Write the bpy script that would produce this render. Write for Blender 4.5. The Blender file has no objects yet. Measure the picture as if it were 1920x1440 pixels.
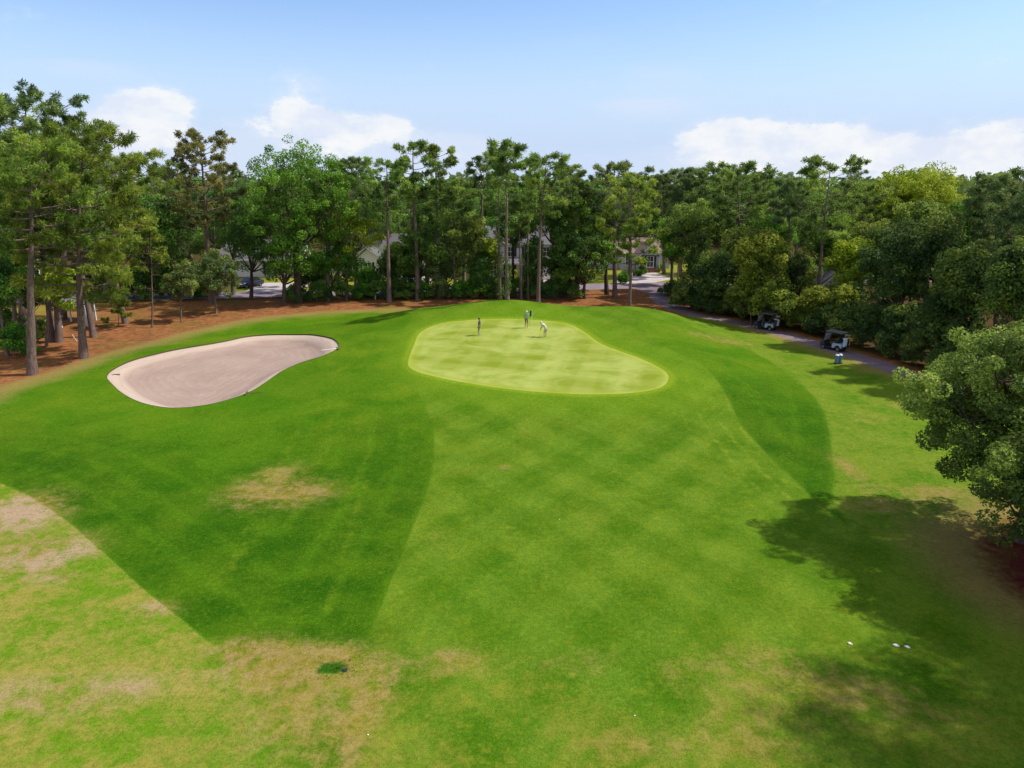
import bpy, bmesh, math, random
import numpy as np
from mathutils import Vector, Matrix

SC = bpy.context.scene
COL = SC.collection
R = math.radians

# ------------------------------------------------------------------ camera model (photo pixels -> rays)
CAM_H = 16.0
PITCH = R(15.9)
FPX = 1331.0
cP, sP = math.cos(PITCH), math.sin(PITCH)


def ray(px, py):
    x = (px - 960.0) / FPX
    y = (720.0 - py) / FPX
    return x, cP + y * sP, -sP + y * cP


def at_depth(px, py, Y):
    x, dy, dz = ray(px, py)
    t = Y / dy
    return x * t, Y, CAM_H + dz * t


# ------------------------------------------------------------------ terrain
def sstep(a, b, v):
    t = np.clip((v - a) / (b - a), 0, 1)
    return t * t * (3 - 2 * t)


def hgt(x, y):
    x = np.asarray(x, float)
    y = np.asarray(y, float)
    wx = sstep(-25, -9, x) * (1 - sstep(12, 27, x))
    wy = sstep(38, 52, y) * (1 - sstep(80, 87.5, y))
    plate = wx * wy * (0.55 + (y - 48) * 0.047)
    mound = 1.05 * np.exp(-((x + 0.8) / 6.5) ** 2 - ((y - 79.3) / 3.6) ** 2)
    rid = 0.35 * np.exp(-((x - 15) / 6) ** 2 - ((y - 78) / 4.0) ** 2)
    bnk = 0.75 * np.exp(-((x + 27) / 12) ** 2 - ((y - 67) / 5.0) ** 2)
    und = 0.10 * np.sin(x * 0.11 + 0.7) * np.sin(y * 0.09 + 1.1) + 0.05 * np.sin(x * 0.27 + y * 0.19)
    und = und * (1 - sstep(84, 92, y)) * sstep(6, 14, y)
    far = 0.0 * x
    dip = -0.25 * np.exp(-((x + 14) / 7) ** 2 - ((y - 40) / 9) ** 2)
    return plate + mound + rid + bnk + und + far + dip


def ground(px, py):
    x, dy, dz = ray(px, py)
    lo, t = 0.0, 4.0
    while t < 400:
        if CAM_H + dz * t < float(hgt(x * t, dy * t)):
            break
        lo = t
        t += 0.5
    hi = t
    for _ in range(24):
        m = (lo + hi) / 2
        if CAM_H + dz * m < float(hgt(x * m, dy * m)):
            hi = m
        else:
            lo = m
    return x * hi, dy * hi


def gpoly(pts):
    return [ground(*p) for p in pts]


def smooth_closed(P, n=6):
    P = np.array(P)
    N = len(P)
    out = []
    for i in range(N):
        p0, p1, p2, p3 = P[i - 1], P[i], P[(i + 1) % N], P[(i + 2) % N]
        for k in range(n):
            t = k / n
            out.append(0.5 * ((2 * p1) + (-p0 + p2) * t + (2 * p0 - 5 * p1 + 4 * p2 - p3) * t * t + (-p0 + 3 * p1 - 3 * p2 + p3) * t ** 3))
    return np.array(out)


def smooth_open(P, n=6):
    P = np.array(P, float)
    P = np.vstack([2 * P[0] - P[1], P, 2 * P[-1] - P[-2]])
    out = []
    for i in range(1, len(P) - 2):
        p0, p1, p2, p3 = P[i - 1], P[i], P[i + 1], P[i + 2]
        for k in range(n):
            t = k / n
            out.append(0.5 * ((2 * p1) + (-p0 + p2) * t + (2 * p0 - 5 * p1 + 4 * p2 - p3) * t * t + (-p0 + 3 * p1 - 3 * p2 + p3) * t ** 3))
    out.append(P[-2])
    return np.array(out)


def seg_dist(X, Y, P, closed):
    d = np.full(X.shape, 1e9)
    n = len(P)
    for i in range(n if closed else n - 1):
        a, b = P[i], P[(i + 1) % n]
        ex, ey = b[0] - a[0], b[1] - a[1]
        L = ex * ex + ey * ey + 1e-12
        t = np.clip(((X - a[0]) * ex + (Y - a[1]) * ey) / L, 0, 1)
        d = np.minimum(d, (X - a[0] - t * ex) ** 2 + (Y - a[1] - t * ey) ** 2)
    return np.sqrt(d)


def sdf(X, Y, P):
    P = np.asarray(P)
    d = seg_dist(X, Y, P, True)
    ins = np.zeros(X.shape, bool)
    n = len(P)
    for i in range(n):
        a, b = P[i], P[(i + 1) % n]
        if a[1] == b[1]:
            continue
        c = ((a[1] > Y) != (b[1] > Y)) & (X < (b[0] - a[0]) * (Y - a[1]) / (b[1] - a[1]) + a[0])
        ins ^= c
    return np.where(ins, d, -d)


def axis(segs):
    out = []
    for a, b, s in segs:
        n = max(1, int(round((b - a) / s)))
        out += list(np.linspace(a, b, n, endpoint=False))
    return out


geo = [8 * 1.28 ** i for i in range(1, 21)]
cx = [-82 - g for g in reversed(geo)] + axis([(-82, -50, 0.7), (-50, 50, 0.4), (50, 82, 0.7)]) + [82] + [82 + g for g in geo]
cy = [-g for g in reversed(geo)][-14:] + axis([(0, 12, 1.2), (12, 60, 0.34), (60, 92, 0.38), (92, 135, 0.7)]) + [135] + [135 + g for g in geo]
GX, GY = np.meshgrid(np.array(cx), np.array(cy))
nx, ny = len(cx), len(cy)
X = GX.ravel()
Y = GY.ravel()

# zone outlines, traced on the photograph and laid on the terrain
green_poly = smooth_closed(gpoly([(790, 622), (830, 606), (900, 599), (985, 599), (1060, 606), (1095, 622), (1130, 646), (1200, 672),
                                  (1245, 695), (1253, 712), (1235, 728), (1180, 737), (1090, 739), (990, 733), (900, 722), (820, 707),
                                  (772, 692), (766, 675), (776, 648)]))
bunker_poly = smooth_closed(gpoly([(201, 702), (240, 678), (310, 659), (390, 645), (455, 632), (520, 627), (580, 627), (615, 632),
                                   (634, 643), (631, 655), (600, 669), (562, 681), (530, 695), (505, 712), (470, 734), (420, 752),
                                   (370, 762), (320, 765), (275, 758), (240, 744), (215, 725)]), 5)
roughL = smooth_closed(gpoly([(0, 906), (60, 932), (130, 980), (200, 1040), (270, 1105), (340, 1160), (398, 1207), (470, 1222), (560, 1226), (640, 1220),
                              (682, 1203), (712, 1145), (745, 1062), (778, 980), (806, 905), (815, 850), (812, 800), (797, 760), (778, 728),
                              (752, 695), (735, 655), (748, 620), (790, 592), (700, 588), (560, 600), (420, 618), (240, 662), (60, 715),
                              (-160, 790), (-260, 900), (-120, 885)]), 4)
roughR = smooth_closed(gpoly([(1290, 612), (1400, 655), (1480, 702), (1535, 755), (1556, 820), (1563, 890), (1561, 935), (1592, 990), (1520, 928),
                              (1450, 862), (1388, 792), (1350, 722), (1310, 680), (1225, 640), (1180, 606)]), 4)
dryL = np.array(gpoly([(-260, 872), (-100, 884), (0, 906), (60, 932), (130, 980), (200, 1040), (270, 1105), (340, 1160), (398, 1207),
                       (440, 1240), (500, 1330), (560, 1500), (-500, 1500), (-600, 1000)]))
path_c = smooth_open(gpoly([(1830, 742), (1745, 713), (1690, 697), (1620, 673), (1545, 650), (1470, 627), (1400, 609), (1340, 597), (1288, 585),
                            (1254, 572), (1236, 559), (1232, 549)]) + [(21.3, 112.5)], 4)
path_c = np.vstack([[(52, 22), (45, 36)], path_c])
straw_poly = np.array(gpoly([(-160, 790), (0, 724), (60, 707), (150, 677), (250, 649), (330, 626), (420, 606), (500, 593), (600, 584), (700, 579),
                             (790, 577)]) + [(-9, 91.5), (-2, 89.5), (6, 88.5), (14, 87.0), (21, 87.5)] +
                      [tuple(p) for p in path_c[::-1] if 24 < p[1] < 88] + [(58, 22), (95, 22), (95, 122.5), (-95, 92.5), (-95, 60)])
mulch_poly = smooth_closed(gpoly([(1835, 1010), (1900, 975), (2000, 970), (2090, 1060), (2050, 1150), (1950, 1135), (1870, 1080)]))
tracks = [smooth_open(gpoly(p)) for p in [
    [(1300, 690), (1352, 775), (1405, 860), (1470, 940), (1530, 1000)],
    [(1285, 700), (1330, 790), (1378, 880), (1432, 970)],
    [(1318, 700), (1380, 790), (1440, 870), (1510, 940)],
    [(500, 975), (455, 1040), (412, 1108)], [(482, 968), (436, 1035), (398, 1095)],
    [(690, 900), (660, 980), (640, 1070), (610, 1150)], [(700, 790), (690, 850), (650, 930)],
    [(560, 790), (540, 850), (510, 900)], [(620, 780), (612, 840), (580, 890)],
    [(1500, 720), (1460, 690), (1390, 672)], [(1440, 760), (1400, 720), (1340, 690)]]]


def gauss_sum(X, Y, items):
    s = np.zeros(X.shape)
    for px, py, rx, ry, a in items:
        gx, gy = ground(px, py)
        s += a * np.exp(-((X - gx) / rx) ** 2 - ((Y - gy) / ry) ** 2)
    return s


dry_spots = [(505, 915, 2.5, 2.6, .8), (580, 925, 2.0, 2.4, .7), (452, 938, 1.4, 1.8, .7), (520, 880, 1.8, 1.8, .5), (946, 876, .45, .6, .8), (520, 1240, 2.2, 1.5, 1.0),
             (460, 1225, 1.3, .8, .8), (650, 1225, 1.2, .9, .7), (590, 1300, 2.0, 1.6, .7), (540, 1400, 1.3, 1.5, .8), (650, 1390, .7, 2.2, .8),
             (720, 1270, .6, 1.6, .6), (840, 1240, 1.9, 1.0, .75), (700, 1300, 1.0, 1.3, .5), (1090, 1240, 2.0, 1.0, .55), (1290, 1260, 2.0, 1.2, .38), (1440, 1240, 2.2, 1.3, .6),
             (1380, 1330, 2.0, 1.3, .35), (1280, 1390, 1.6, 1.2, .4), (30, 960, 2.8, 2.8, 1.3), (60, 1040, 2.9, 2.2, 1.25), (125, 1083, 1.0, .5, .8),
             (290, 1145, 1.5, .8, .8), (80, 1310, 3.0, 1.3, .8), (250, 1290, 1.5, .9, .4), (1365, 640, 4.0, 1.6, .85), (1300, 622, 3.5, 1.5, .5),
             (1260, 700, 2.0, 2.0, .15), (1620, 785, 3.0, 2.0, .55), (1590, 880, .8, 3.5, .8), (1700, 760, 3, 1.5, .6), (1640, 950, 2.5, 1.0, .8),
             (1760, 930, 3, 2.0, .9), (820, 1010, .9, 1.8, .4), (880, 1090, 1.4, 1.2, .25), (1470, 1390, 2.2, 1.2, .5), (1600, 1290, 2.0, 1.2, .6), (1700, 1330, 2.5, 1.2, .5),
             (1480, 622, 2.2, 1.0, .55), (1420, 690, 2, 1.4, .2), (760, 1420, 2.0, .8, .4), (1000, 1400, 2.0, 1.0, .35), (1180, 1400, 1.5, .8, .4), (110, 1200, 2.0, .6, .3)]

# ------------------------------------------------------------------ node helpers
def s2l(c):
    c /= 255.0
    return c / 12.92 if c <= 0.04045 else ((c + 0.055) / 1.055) ** 2.4


KLIT = 1.55


def T(r, g, b, k=1.0):
    """albedo of a surface that shows this colour in full sun"""
    return (min(.85, s2l(r) / KLIT * k), min(.85, s2l(g) / KLIT * k), min(.85, s2l(b) / KLIT * k), 1.0)


class NB:
    def __init__(self, tree):
        self.t = tree
        self.n = tree.nodes
        self.l = tree.links

    def put(self, sock, v):
        if v is None:
            return
        if isinstance(v, bpy.types.NodeSocket):
            self.l.new(v, sock)
        else:
            sock.default_value = v

    def node(self, typ, **kw):
        nd = self.n.new(typ)
        for k, v in kw.items():
            setattr(nd, k, v)
        return nd

    def m(self, op, a, b=None, c=None, clamp=False):
        nd = self.n.new('ShaderNodeMath')
        nd.operation = op
        nd.use_clamp = clamp
        self.put(nd.inputs[0], a)
        self.put(nd.inputs[1], b)
        self.put(nd.inputs[2], c)
        return nd.outputs[0]

    def ss(self, a, b, v):
        nd = self.n.new('ShaderNodeMapRange')
        nd.interpolation_type = 'SMOOTHSTEP'
        self.put(nd.inputs[0], v)
        self.put(nd.inputs[1], a)
        self.put(nd.inputs[2], b)
        return nd.outputs[0]

    def mix(self, f, a, b, blend='MIX'):
        nd = self.n.new('ShaderNodeMix')
        nd.data_type = 'RGBA'
        nd.blend_type = blend
        self.put(nd.inputs[0], f)
        self.put(nd.inputs[6], a)
        self.put(nd.inputs[7], b)
        return nd.outputs[2]

    def noise(self, vec, scale, detail=3, rough=.55, out=0, dist=0.0):
        nd = self.n.new('ShaderNodeTexNoise')
        self.put(nd.inputs['Vector'], vec)
        nd.inputs['Scale'].default_value = scale
        nd.inputs['Detail'].default_value = detail
        nd.inputs['Roughness'].default_value = rough
        nd.inputs['Distortion'].default_value = dist
        return nd.outputs[out]

    def attr(self, name):
        nd = self.n.new('ShaderNodeAttribute')
        nd.attribute_name = name
        return nd.outputs['Fac']

    def mapping(self, vec, scale=(1, 1, 1), rot=(0, 0, 0), loc=(0, 0, 0)):
        nd = self.n.new('ShaderNodeMapping')
        self.put(nd.inputs[0], vec)
        nd.inputs['Scale'].default_value = scale
        nd.inputs['Rotation'].default_value = rot
        nd.inputs['Location'].default_value = loc
        return nd.outputs[0]


def new_mat(name):
    m = bpy.data.materials.new(name)
    m.use_nodes = True
    m.node_tree.nodes.clear()
    b = NB(m.node_tree)
    out = b.node('ShaderNodeOutputMaterial')
    return m, b, out


def principled(b, out, col, rough=.8, bump=None, bstr=.5, bdist=.02, metal=0.0, spec=.3):
    p = b.node('ShaderNodeBsdfPrincipled')
    b.put(p.inputs['Base Color'], col)
    b.put(p.inputs['Roughness'], rough)
    b.put(p.inputs['Metallic'], metal)
    b.put(p.inputs['Specular IOR Level'], spec)
    if bump is not None:
        bn = b.node('ShaderNodeBump')
        bn.inputs['Strength'].default_value = bstr
        bn.inputs['Distance'].default_value = bdist
        b.put(bn.inputs['Height'], bump)
        b.l.new(bn.outputs[0], p.inputs['Normal'])
    b.l.new(p.outputs[0], out.inputs['Surface'])
    return p


def simple_mat(name, col, rough=.6, var=.15, scale=6, metal=0.0, spec=.4, bump=.0):
    m, b, out = new_mat(name)
    g = b.node('ShaderNodeTexCoord').outputs['Object']
    n = b.noise(g, scale, 4)
    dark = tuple(c * (1 - var) for c in col[:3]) + (1,)
    lite = tuple(min(1, c * (1 + var)) for c in col[:3]) + (1,)
    principled(b, out, b.mix(n, dark, lite), rough, n if bump else None, bump, .02, metal, spec)
    return m


# ------------------------------------------------------------------ ground materials
def turf_material():
    m, b, out = new_mat('turf')
    pos = b.node('ShaderNodeNewGeometry').outputs['Position']
    nL = b.noise(pos, .07, 3, .5)
    nM = b.noise(pos, .32, 4, .6)
    nS = b.noise(pos, 1.6, 4, .65)
    nF = b.noise(pos, 9.0, 3, .7)
    nU = b.noise(pos, 21.0, 2, .7)
    nG = b.noise(pos, 4.2, 3, .7)
    streak = b.noise(b.mapping(pos, (.9, .16, 1), (0, 0, R(18))), 1.0, 3, .6)
    # short fairway turf
    f = b.mix(b.ss(.3, .7, nM), T(84, 130, 18), T(122, 154, 36))
    f = b.mix(b.m('MULTIPLY', b.ss(.38, .68, nL), .8), f, T(88, 138, 22))
    nB = b.noise(pos, .18, 5, .65, dist=.8)
    f = b.mix(b.m('MULTIPLY', b.ss(.52, .72, nB), .5), f, T(136, 150, 46))
    f = b.mix(b.m('MULTIPLY', b.ss(.46, .30, nB), .45), f, T(68, 122, 14))
    f = b.mix(b.m('MULTIPLY', b.ss(.5, .75, nS), .45), f, T(146, 164, 26))
    f = b.mix(b.m('MULTIPLY', b.ss(.48, .7, streak), .35), f, T(78, 130, 10))
    sxyz = b.node('ShaderNodeSeparateXYZ')
    b.put(sxyz.inputs[0], pos)
    wob = b.m('MULTIPLY', b.m('SUBTRACT', nM, .5), .7)

    def band(kx, ky, per):
        s_ = b.m('ADD', b.m('ADD', b.m('MULTIPLY', sxyz.outputs[0], kx), b.m('MULTIPLY', sxyz.outputs[1], ky)), wob)
        return b.ss(-.45, .45, b.m('SINE', b.m('MULTIPLY', s_, 2 * math.pi / per)))
    chk = b.m('ADD', band(.80, .60, 3.4), band(.80, -.60, 3.4))
    f = b.mix(b.m('MULTIPLY', chk, .125), f, T(140, 174, 56))
    f = b.mix(b.m('MULTIPLY', b.m('SUBTRACT', 2.0, chk), .095), f, T(62, 116, 8))
    # apron close to the green
    sg = b.attr('sd_green')
    f = b.mix(b.m('MULTIPLY', b.ss(-7, -.5, sg), .6), f, T(122, 164, 28))
    f = b.mix(b.m('MULTIPLY', b.ss(-.9, -.2, sg), .55), f, T(158, 186, 40))
    # long mown turf
    sr = b.attr('sd_rough')
    r_ = b.mix(b.ss(.3, .7, nM), T(50, 104, 6), T(86, 130, 16))
    r_ = b.mix(b.m('MULTIPLY', b.ss(.45, .7, nL), .45), r_, T(62, 118, 6))
    r_ = b.mix(b.m('MULTIPLY', b.ss(.50, .70, nB), .40), r_, T(100, 130, 24))
    r_ = b.mix(b.m('MULTIPLY', b.ss(.52, .8, nS), .5), r_, T(94, 134, 18))
    yy = b.node('ShaderNodeSeparateXYZ')
    b.put(yy.inputs[0], pos)
    r_ = b.mix(b.m('MULTIPLY', b.ss(40, 58, b.m('ADD', b.m('SUBTRACT', yy.outputs[1], b.m('MULTIPLY', b.ss(4, 8, yy.outputs[0]), 11.0)), b.m('MULTIPLY', nL, 10))), .7), r_, b.mix(b.ss(.3, .7, nB), T(80, 138, 10), T(126, 160, 30)))
    stripe = b.m('SINE', b.m('MULTIPLY', b.m('ADD', sr, b.m('MULTIPLY', nM, 1.0)), 3.1))
    r_ = b.mix(b.m('MULTIPLY', b.m('MULTIPLY', b.ss(.3, 1, stripe), b.ss(.25, .6, nM)), .42), r_, T(92, 142, 20))
    redge = b.m('ADD', sr, b.m('MULTIPLY', 1.0, b.m('ADD', b.m('MULTIPLY', b.m('SUBTRACT', nF, .5), .4), b.m('MULTIPLY', b.m('SUBTRACT', nG, .5), .35))))
    hard = b.ss(-.03, .06, redge)
    soft = b.ss(-2.0, 2.0, b.m('ADD', sr, b.m('MULTIPLY', b.m('SUBTRACT', nS, .5), 2.5)))
    softsel = b.attr('soft')
    lines = b.m('MULTIPLY', b.m('MULTIPLY', b.ss(.55, .95, b.m('SINE', b.m('MULTIPLY', b.m('ADD', sr, b.m('MULTIPLY', nL, .8)), 5.2))), b.m('MULTIPLY', b.ss(-4.6, -2.5, sr), b.ss(.1, -.3, sr))), b.m('MULTIPLY', b.ss(5.5, 8.0, yy.outputs[0]), b.m('MULTIPLY', b.ss(60, 46, yy.outputs[1]), b.ss(29, 36, yy.outputs[1]))))
    f = b.mix(b.m('MULTIPLY', lines, b.m('MULTIPLY', b.ss(.35, .7, nS), .42)), f, T(152, 176, 58))
    rfac = b.m('ADD', b.m('MULTIPLY', hard, b.m('SUBTRACT', 1.0, softsel)), b.m('MULTIPLY', soft, softsel))
    c = b.mix(rfac, f, r_)
    # unwatered grass beyond the mown line
    sd = b.attr('sd_dry')
    dn = b.m('ADD', b.m('MULTIPLY', nM, .6), b.m('MULTIPLY', nS, .5))
    d_ = b.mix(b.ss(.42, .66, dn), T(116, 158, 30), T(172, 166, 76))
    d_ = b.mix(b.m('MULTIPLY', b.ss(.46, .62, nL), .7), d_, T(96, 152, 26))
    dfac = b.m('MULTIPLY', b.ss(-.05, .05, b.m('ADD', sd, b.m('ADD', b.m('MULTIPLY', b.m('SUBTRACT', nF, .5), .4), b.m('MULTIPLY', b.m('SUBTRACT', nG, .5), .35)))), b.m('SUBTRACT', 1.0, b.m('MULTIPLY', hard, .999)))
    dsoft = b.ss(-1.6, 1.6, b.m('ADD', sd, b.m('MULTIPLY', b.m('SUBTRACT', nS, .5), 3.0)))
    dfac = b.m('ADD', b.m('MULTIPLY', dfac, b.m('SUBTRACT', 1.0, softsel)), b.m('MULTIPLY', dsoft, softsel))
    c = b.mix(dfac, c, d_)
    # loose outer grass
    ou = b.attr('outer')
    o_ = b.mix(b.ss(.35, .65, dn), T(88, 142, 22), T(136, 160, 48))
    c = b.mix(b.m('MULTIPLY', ou, .85), c, o_)
    # worn and dry spots
    dry = b.attr('dry')
    dn2 = b.ss(.32, .68, b.m('ADD', b.m('MULTIPLY', nM, .45), b.m('ADD', b.m('MULTIPLY', nS, .4), b.m('MULTIPLY', nF, .15))))
    dd = b.m('MULTIPLY', dry, b.m('ADD', .18, b.m('MULTIPLY', dn2, 1.15)))
    tan = b.mix(b.ss(.35, .65, nS), T(170, 148, 62), T(182, 156, 102))
    tan = b.mix(b.m('MULTIPLY', b.ss(.5, .9, dfac), b.ss(.4, .6, nM)), tan, T(205, 176, 150))
    c = b.mix(b.m('MULTIPLY', b.ss(.12, 1.15, dd), .85), c, tan)
    # general straw coloured flecks towards the camera
    c = b.mix(b.m('MULTIPLY', b.m('MULTIPLY', b.attr('near'), b.ss(.46, .72, dn)), .45), c, T(172, 160, 66))
    # wheel and mower tracks
    tr = b.attr('trk')
    c = b.mix(b.m('MULTIPLY', b.ss(.34, .05, tr), b.m('MULTIPLY', b.ss(.35, .75, nS), .3)), c, T(150, 176, 40))
    # dark lush patch
    c = b.mix(b.ss(.4, .8, b.m('MULTIPLY', b.attr('lush'), b.m('ADD', .5, nS))), c, T(60, 116, 18))
    # pine straw
    st = b.attr('sd_straw')
    s_ = b.mix(b.ss(.3, .7, nS), T(142, 88, 54), T(196, 134, 90))
    s_ = b.mix(b.m('MULTIPLY', b.ss(.45, .75, nM), .6), s_, T(118, 84, 56))
    s_ = b.mix(b.m('MULTIPLY', b.ss(.5, .8, nF), .45), s_, T(206, 152, 106))
    s_ = b.mix(b.attr('mulch'), s_, T(120, 44, 44))
    c = b.mix(b.m('MULTIPLY', b.ss(-4.2, -.6, b.m('ADD', st, b.m('MULTIPLY', b.m('SUBTRACT', nM, .5), 3.0))), .9), c, T(170, 150, 88))
    s_ = b.mix(b.m('MULTIPLY', b.ss(.50, .66, nB), .55), s_, T(124, 128, 52))
    c = b.mix(b.ss(-.9, .9, b.m('ADD', st, b.m('MULTIPLY', b.m('SUBTRACT', nS, .5), 2.6))), c, s_)
    # house lawns and the wood floor beyond the road
    c = b.mix(b.m('MULTIPLY', b.attr('lawn'), b.ss(.2, .4, nM)), c, b.mix(nS, T(140, 158, 46), T(176, 172, 70)))
    wf_ = b.attr('woodfloor')
    c = b.mix(b.m('MULTIPLY', wf_, .92), c, b.mix(nS, T(66, 58, 34), T(104, 84, 56)))
    c = b.mix(1.0, c, (.93, .915, .95, 1), 'MULTIPLY')
    # fine grain of the blades
    g = b.m('ADD', b.m('MULTIPLY', nG, .35), b.m('ADD', b.m('MULTIPLY', nF, .45), b.m('MULTIPLY', nU, .5)))
    c = b.mix(b.m('MULTIPLY', b.ss(.74, .46, g), .52), c, (.30, .32, .22, 1), 'MULTIPLY')
    c = b.mix(b.m('MULTIPLY', b.ss(.66, .88, g), .22), c, T(190, 195, 70))
    principled(b, out, c, .95, b.m('ADD', b.m('MULTIPLY', nF, .8), nU), .55, .05, spec=.04)
    return m


def green_material():
    m, b, out = new_mat('green_turf')
    pos = b.node('ShaderNodeNewGeometry').outputs['Position']
    n1 = b.noise(b.mapping(pos, (1, 1.1, 1)), .22, 5, .62, dist=.6)
    n2 = b.noise(pos, 1.1, 4, .6)
    n3 = b.noise(pos, 14, 3, .7)
    c = b.mix(b.ss(.36, .62, n1), T(138, 158, 36), T(176, 192, 96))
    c = b.mix(b.m('MULTIPLY', b.ss(.4, .75, n2), .35), c, T(130, 152, 30))
    sg = b.attr('sd_green')
    ring = b.m('MULTIPLY', b.ss(.0, .12, sg), b.ss(1.0, .6, sg))
    c = b.mix(b.m('MULTIPLY', ring, .6), c, T(148, 168, 34))
    c = b.mix(b.m('MULTIPLY', b.ss(.5, .05, sg), .55), c, T(178, 192, 74))
    sx = b.node('ShaderNodeSeparateXYZ')
    b.put(sx.inputs[0], pos)
    for kx, ky, per in ((.28, .96, 3.0), (.97, -.22, 3.4)):
        s_ = b.m('SINE', b.m('MULTIPLY', b.m('ADD', b.m('ADD', b.m('MULTIPLY', sx.outputs[0], kx), b.m('MULTIPLY', sx.outputs[1], ky)), b.m('MULTIPLY', n1, .8)), 2 * math.pi / per))
        c = b.mix(b.m('MULTIPLY', b.ss(-.4, .4, s_), .17), c, T(204, 206, 116))
    c = b.mix(b.m('MULTIPLY', n3, .2), c, T(120, 136, 20))
    principled(b, out, c, .9, n3, .2, .01, spec=.15)
    return m


def sand_material():
    m, b, out = new_mat('bunker_sand')
    pos = b.node('ShaderNodeNewGeometry').outputs['Position']
    n1 = b.noise(pos, .35, 4, .6)
    n2 = b.noise(pos, 30, 2, .7)
    sb = b.attr('sd_bunker')
    rk = b.m('ADD', sb, b.m('MULTIPLY', n1, 2.2))
    rings = b.m('SINE', b.m('MULTIPLY', rk, 8.0))
    fine = b.m('SINE', b.m('MULTIPLY', rk, 46.0))
    c = b.mix(b.ss(.3, .7, n1), T(180, 157, 147), T(194, 171, 160))
    c = b.mix(b.ss(1.9, .9, b.m('ADD', sb, b.m('MULTIPLY', n1, .5))), c, T(218, 198, 183))
    c = b.mix(b.m('MULTIPLY', b.ss(.5, 1, rings), .16), c, T(160, 136, 126))
    c = b.mix(b.m('MULTIPLY', n2, .12), c, T(150, 125, 112))
    hgt_ = b.m('ADD', b.m('MULTIPLY', fine, .35), b.m('ADD', b.m('MULTIPLY', rings, .8), n2))
    principled(b, out, c, .95, hgt_, .35, .03, spec=.1)
    return m


def asphalt_material(name, a, c2):
    m, b, out = new_mat(name)
    pos = b.node('ShaderNodeNewGeometry').outputs['Position']
    n1 = b.noise(pos, .5, 5, .65)
    n2 = b.noise(pos, 25, 2, .8)
    crack = b.noise(pos, 1.3, 6, .75, dist=1.5)
    c = b.mix(b.ss(.3, .7, n1), a, c2)
    c = b.mix(b.m('MULTIPLY', n2, .3), c, tuple(x * .5 for x in a[:3]) + (1,))
    c = b.mix(b.m('MULTIPLY', b.ss(.02, .0, b.m('ABSOLUTE', b.m('SUBTRACT', crack, .5))), .35), c, (.05, .045, .05, 1))
    principled(b, out, c, .9, n2, .3, .01, spec=.2)
    return m


M_TURF = turf_material()
M_GREEN = green_material()
M_SAND = sand_material()
M_PATH = asphalt_material('path_asphalt', T(128, 112, 122), T(160, 142, 150))
M_ROAD = asphalt_material('road_asphalt', T(150, 132, 148), T(172, 154, 164))
M_CONC = asphalt_material('drive_concrete', T(214, 200, 200), T(228, 216, 214))
M_SOIL = simple_mat('cut_turf_soil', (.07, .055, .025, 1), .95, .4, 8)

# ------------------------------------------------------------------ build the ground sheet and cut the zones out of it
A = {}
A['sd_green'] = np.clip(sdf(X, Y, green_poly), -12, 12)
A['sd_bunker'] = np.clip(sdf(X, Y, bunker_poly), -12, 12)
sl, sr2 = sdf(X, Y, roughL), sdf(X, Y, roughR)
A['sd_rough'] = np.clip(np.maximum(sl, sr2), -8, 8)
A['sd_dry'] = np.clip(sdf(X, Y, dryL), -8, 8)
A['sd_straw'] = np.clip(np.maximum(sdf(X, Y, straw_poly), sdf(X, Y, mulch_poly)), -8, 8)
A['mulch'] = (sdf(X, Y, mulch_poly) > -1.5).astype(float)
A['trk'] = np.minimum(2.0, np.min([seg_dist(X, Y, t, False) for t in tracks], axis=0))
A['dry'] = np.clip(gauss_sum(X, Y, dry_spots), 0, 1.4)
A['lush'] = gauss_sum(X, Y, [(632, 1252, .5, .38, 1.0), (606, 1254, .4, .3, .6)])
near_px = gauss_sum(X, Y, [(300, 1420, 7, 3, .8), (700, 1400, 6, 3, .7), (1100, 1420, 6, 2.5, .6), (1500, 1400, 6, 3, .7), (900, 1300, 5, 1.5, .3), (1500, 1250, 4, 1.5, .5), (1800, 1300, 4, 3, .5)])
A['near'] = np.clip(near_px, 0, 1)
# where the long turf fades out instead of ending on a mown line
softL = (Y > 52).astype(float)
A['soft'] = np.clip((Y - 50) / 4, 0, 1) * (X < 5) + np.clip((Y - 66) / 4, 0, 1) * (X >= 5)
bot = sdf(X, Y, np.array(gpoly([(385, 1192), (700, 1188), (740, 1440), (760, 1600), (330, 1600), (350, 1300)])))
A['soft'] = np.clip(np.maximum(A['soft'], np.clip(bot / .6 + .2, 0, 1)), 0, 1)
rt = np.array([ground(*p) for p in [(1290, 608), (1400, 652), (1482, 700), (1538, 753), (1560, 820), (1567, 890), (1565, 935), (1600, 985)]])
outer_poly = np.vstack([rt, np.array(gpoly([(1700, 1040), (2200, 1000)])), [(60, 30), (60, 80), (24, 86)]])
so = sdf(X, Y, outer_poly)
roadY = 110.6 + .16 * X
A['outer'] = sstep(-.1, .25, so)
A['lawn'] = sstep(2.5, 4.5, Y - roadY) * (1 - sstep(150, 175, Y)) * (1 - sstep(45, 60, X)) * sstep(-46, -40, X)
lw = .7 * np.exp(-((X + 62) / 7) ** 2 - ((Y - 92) / 5) ** 2)
A['lawn'] = np.clip(A['lawn'] + lw, 0, 1)

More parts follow.
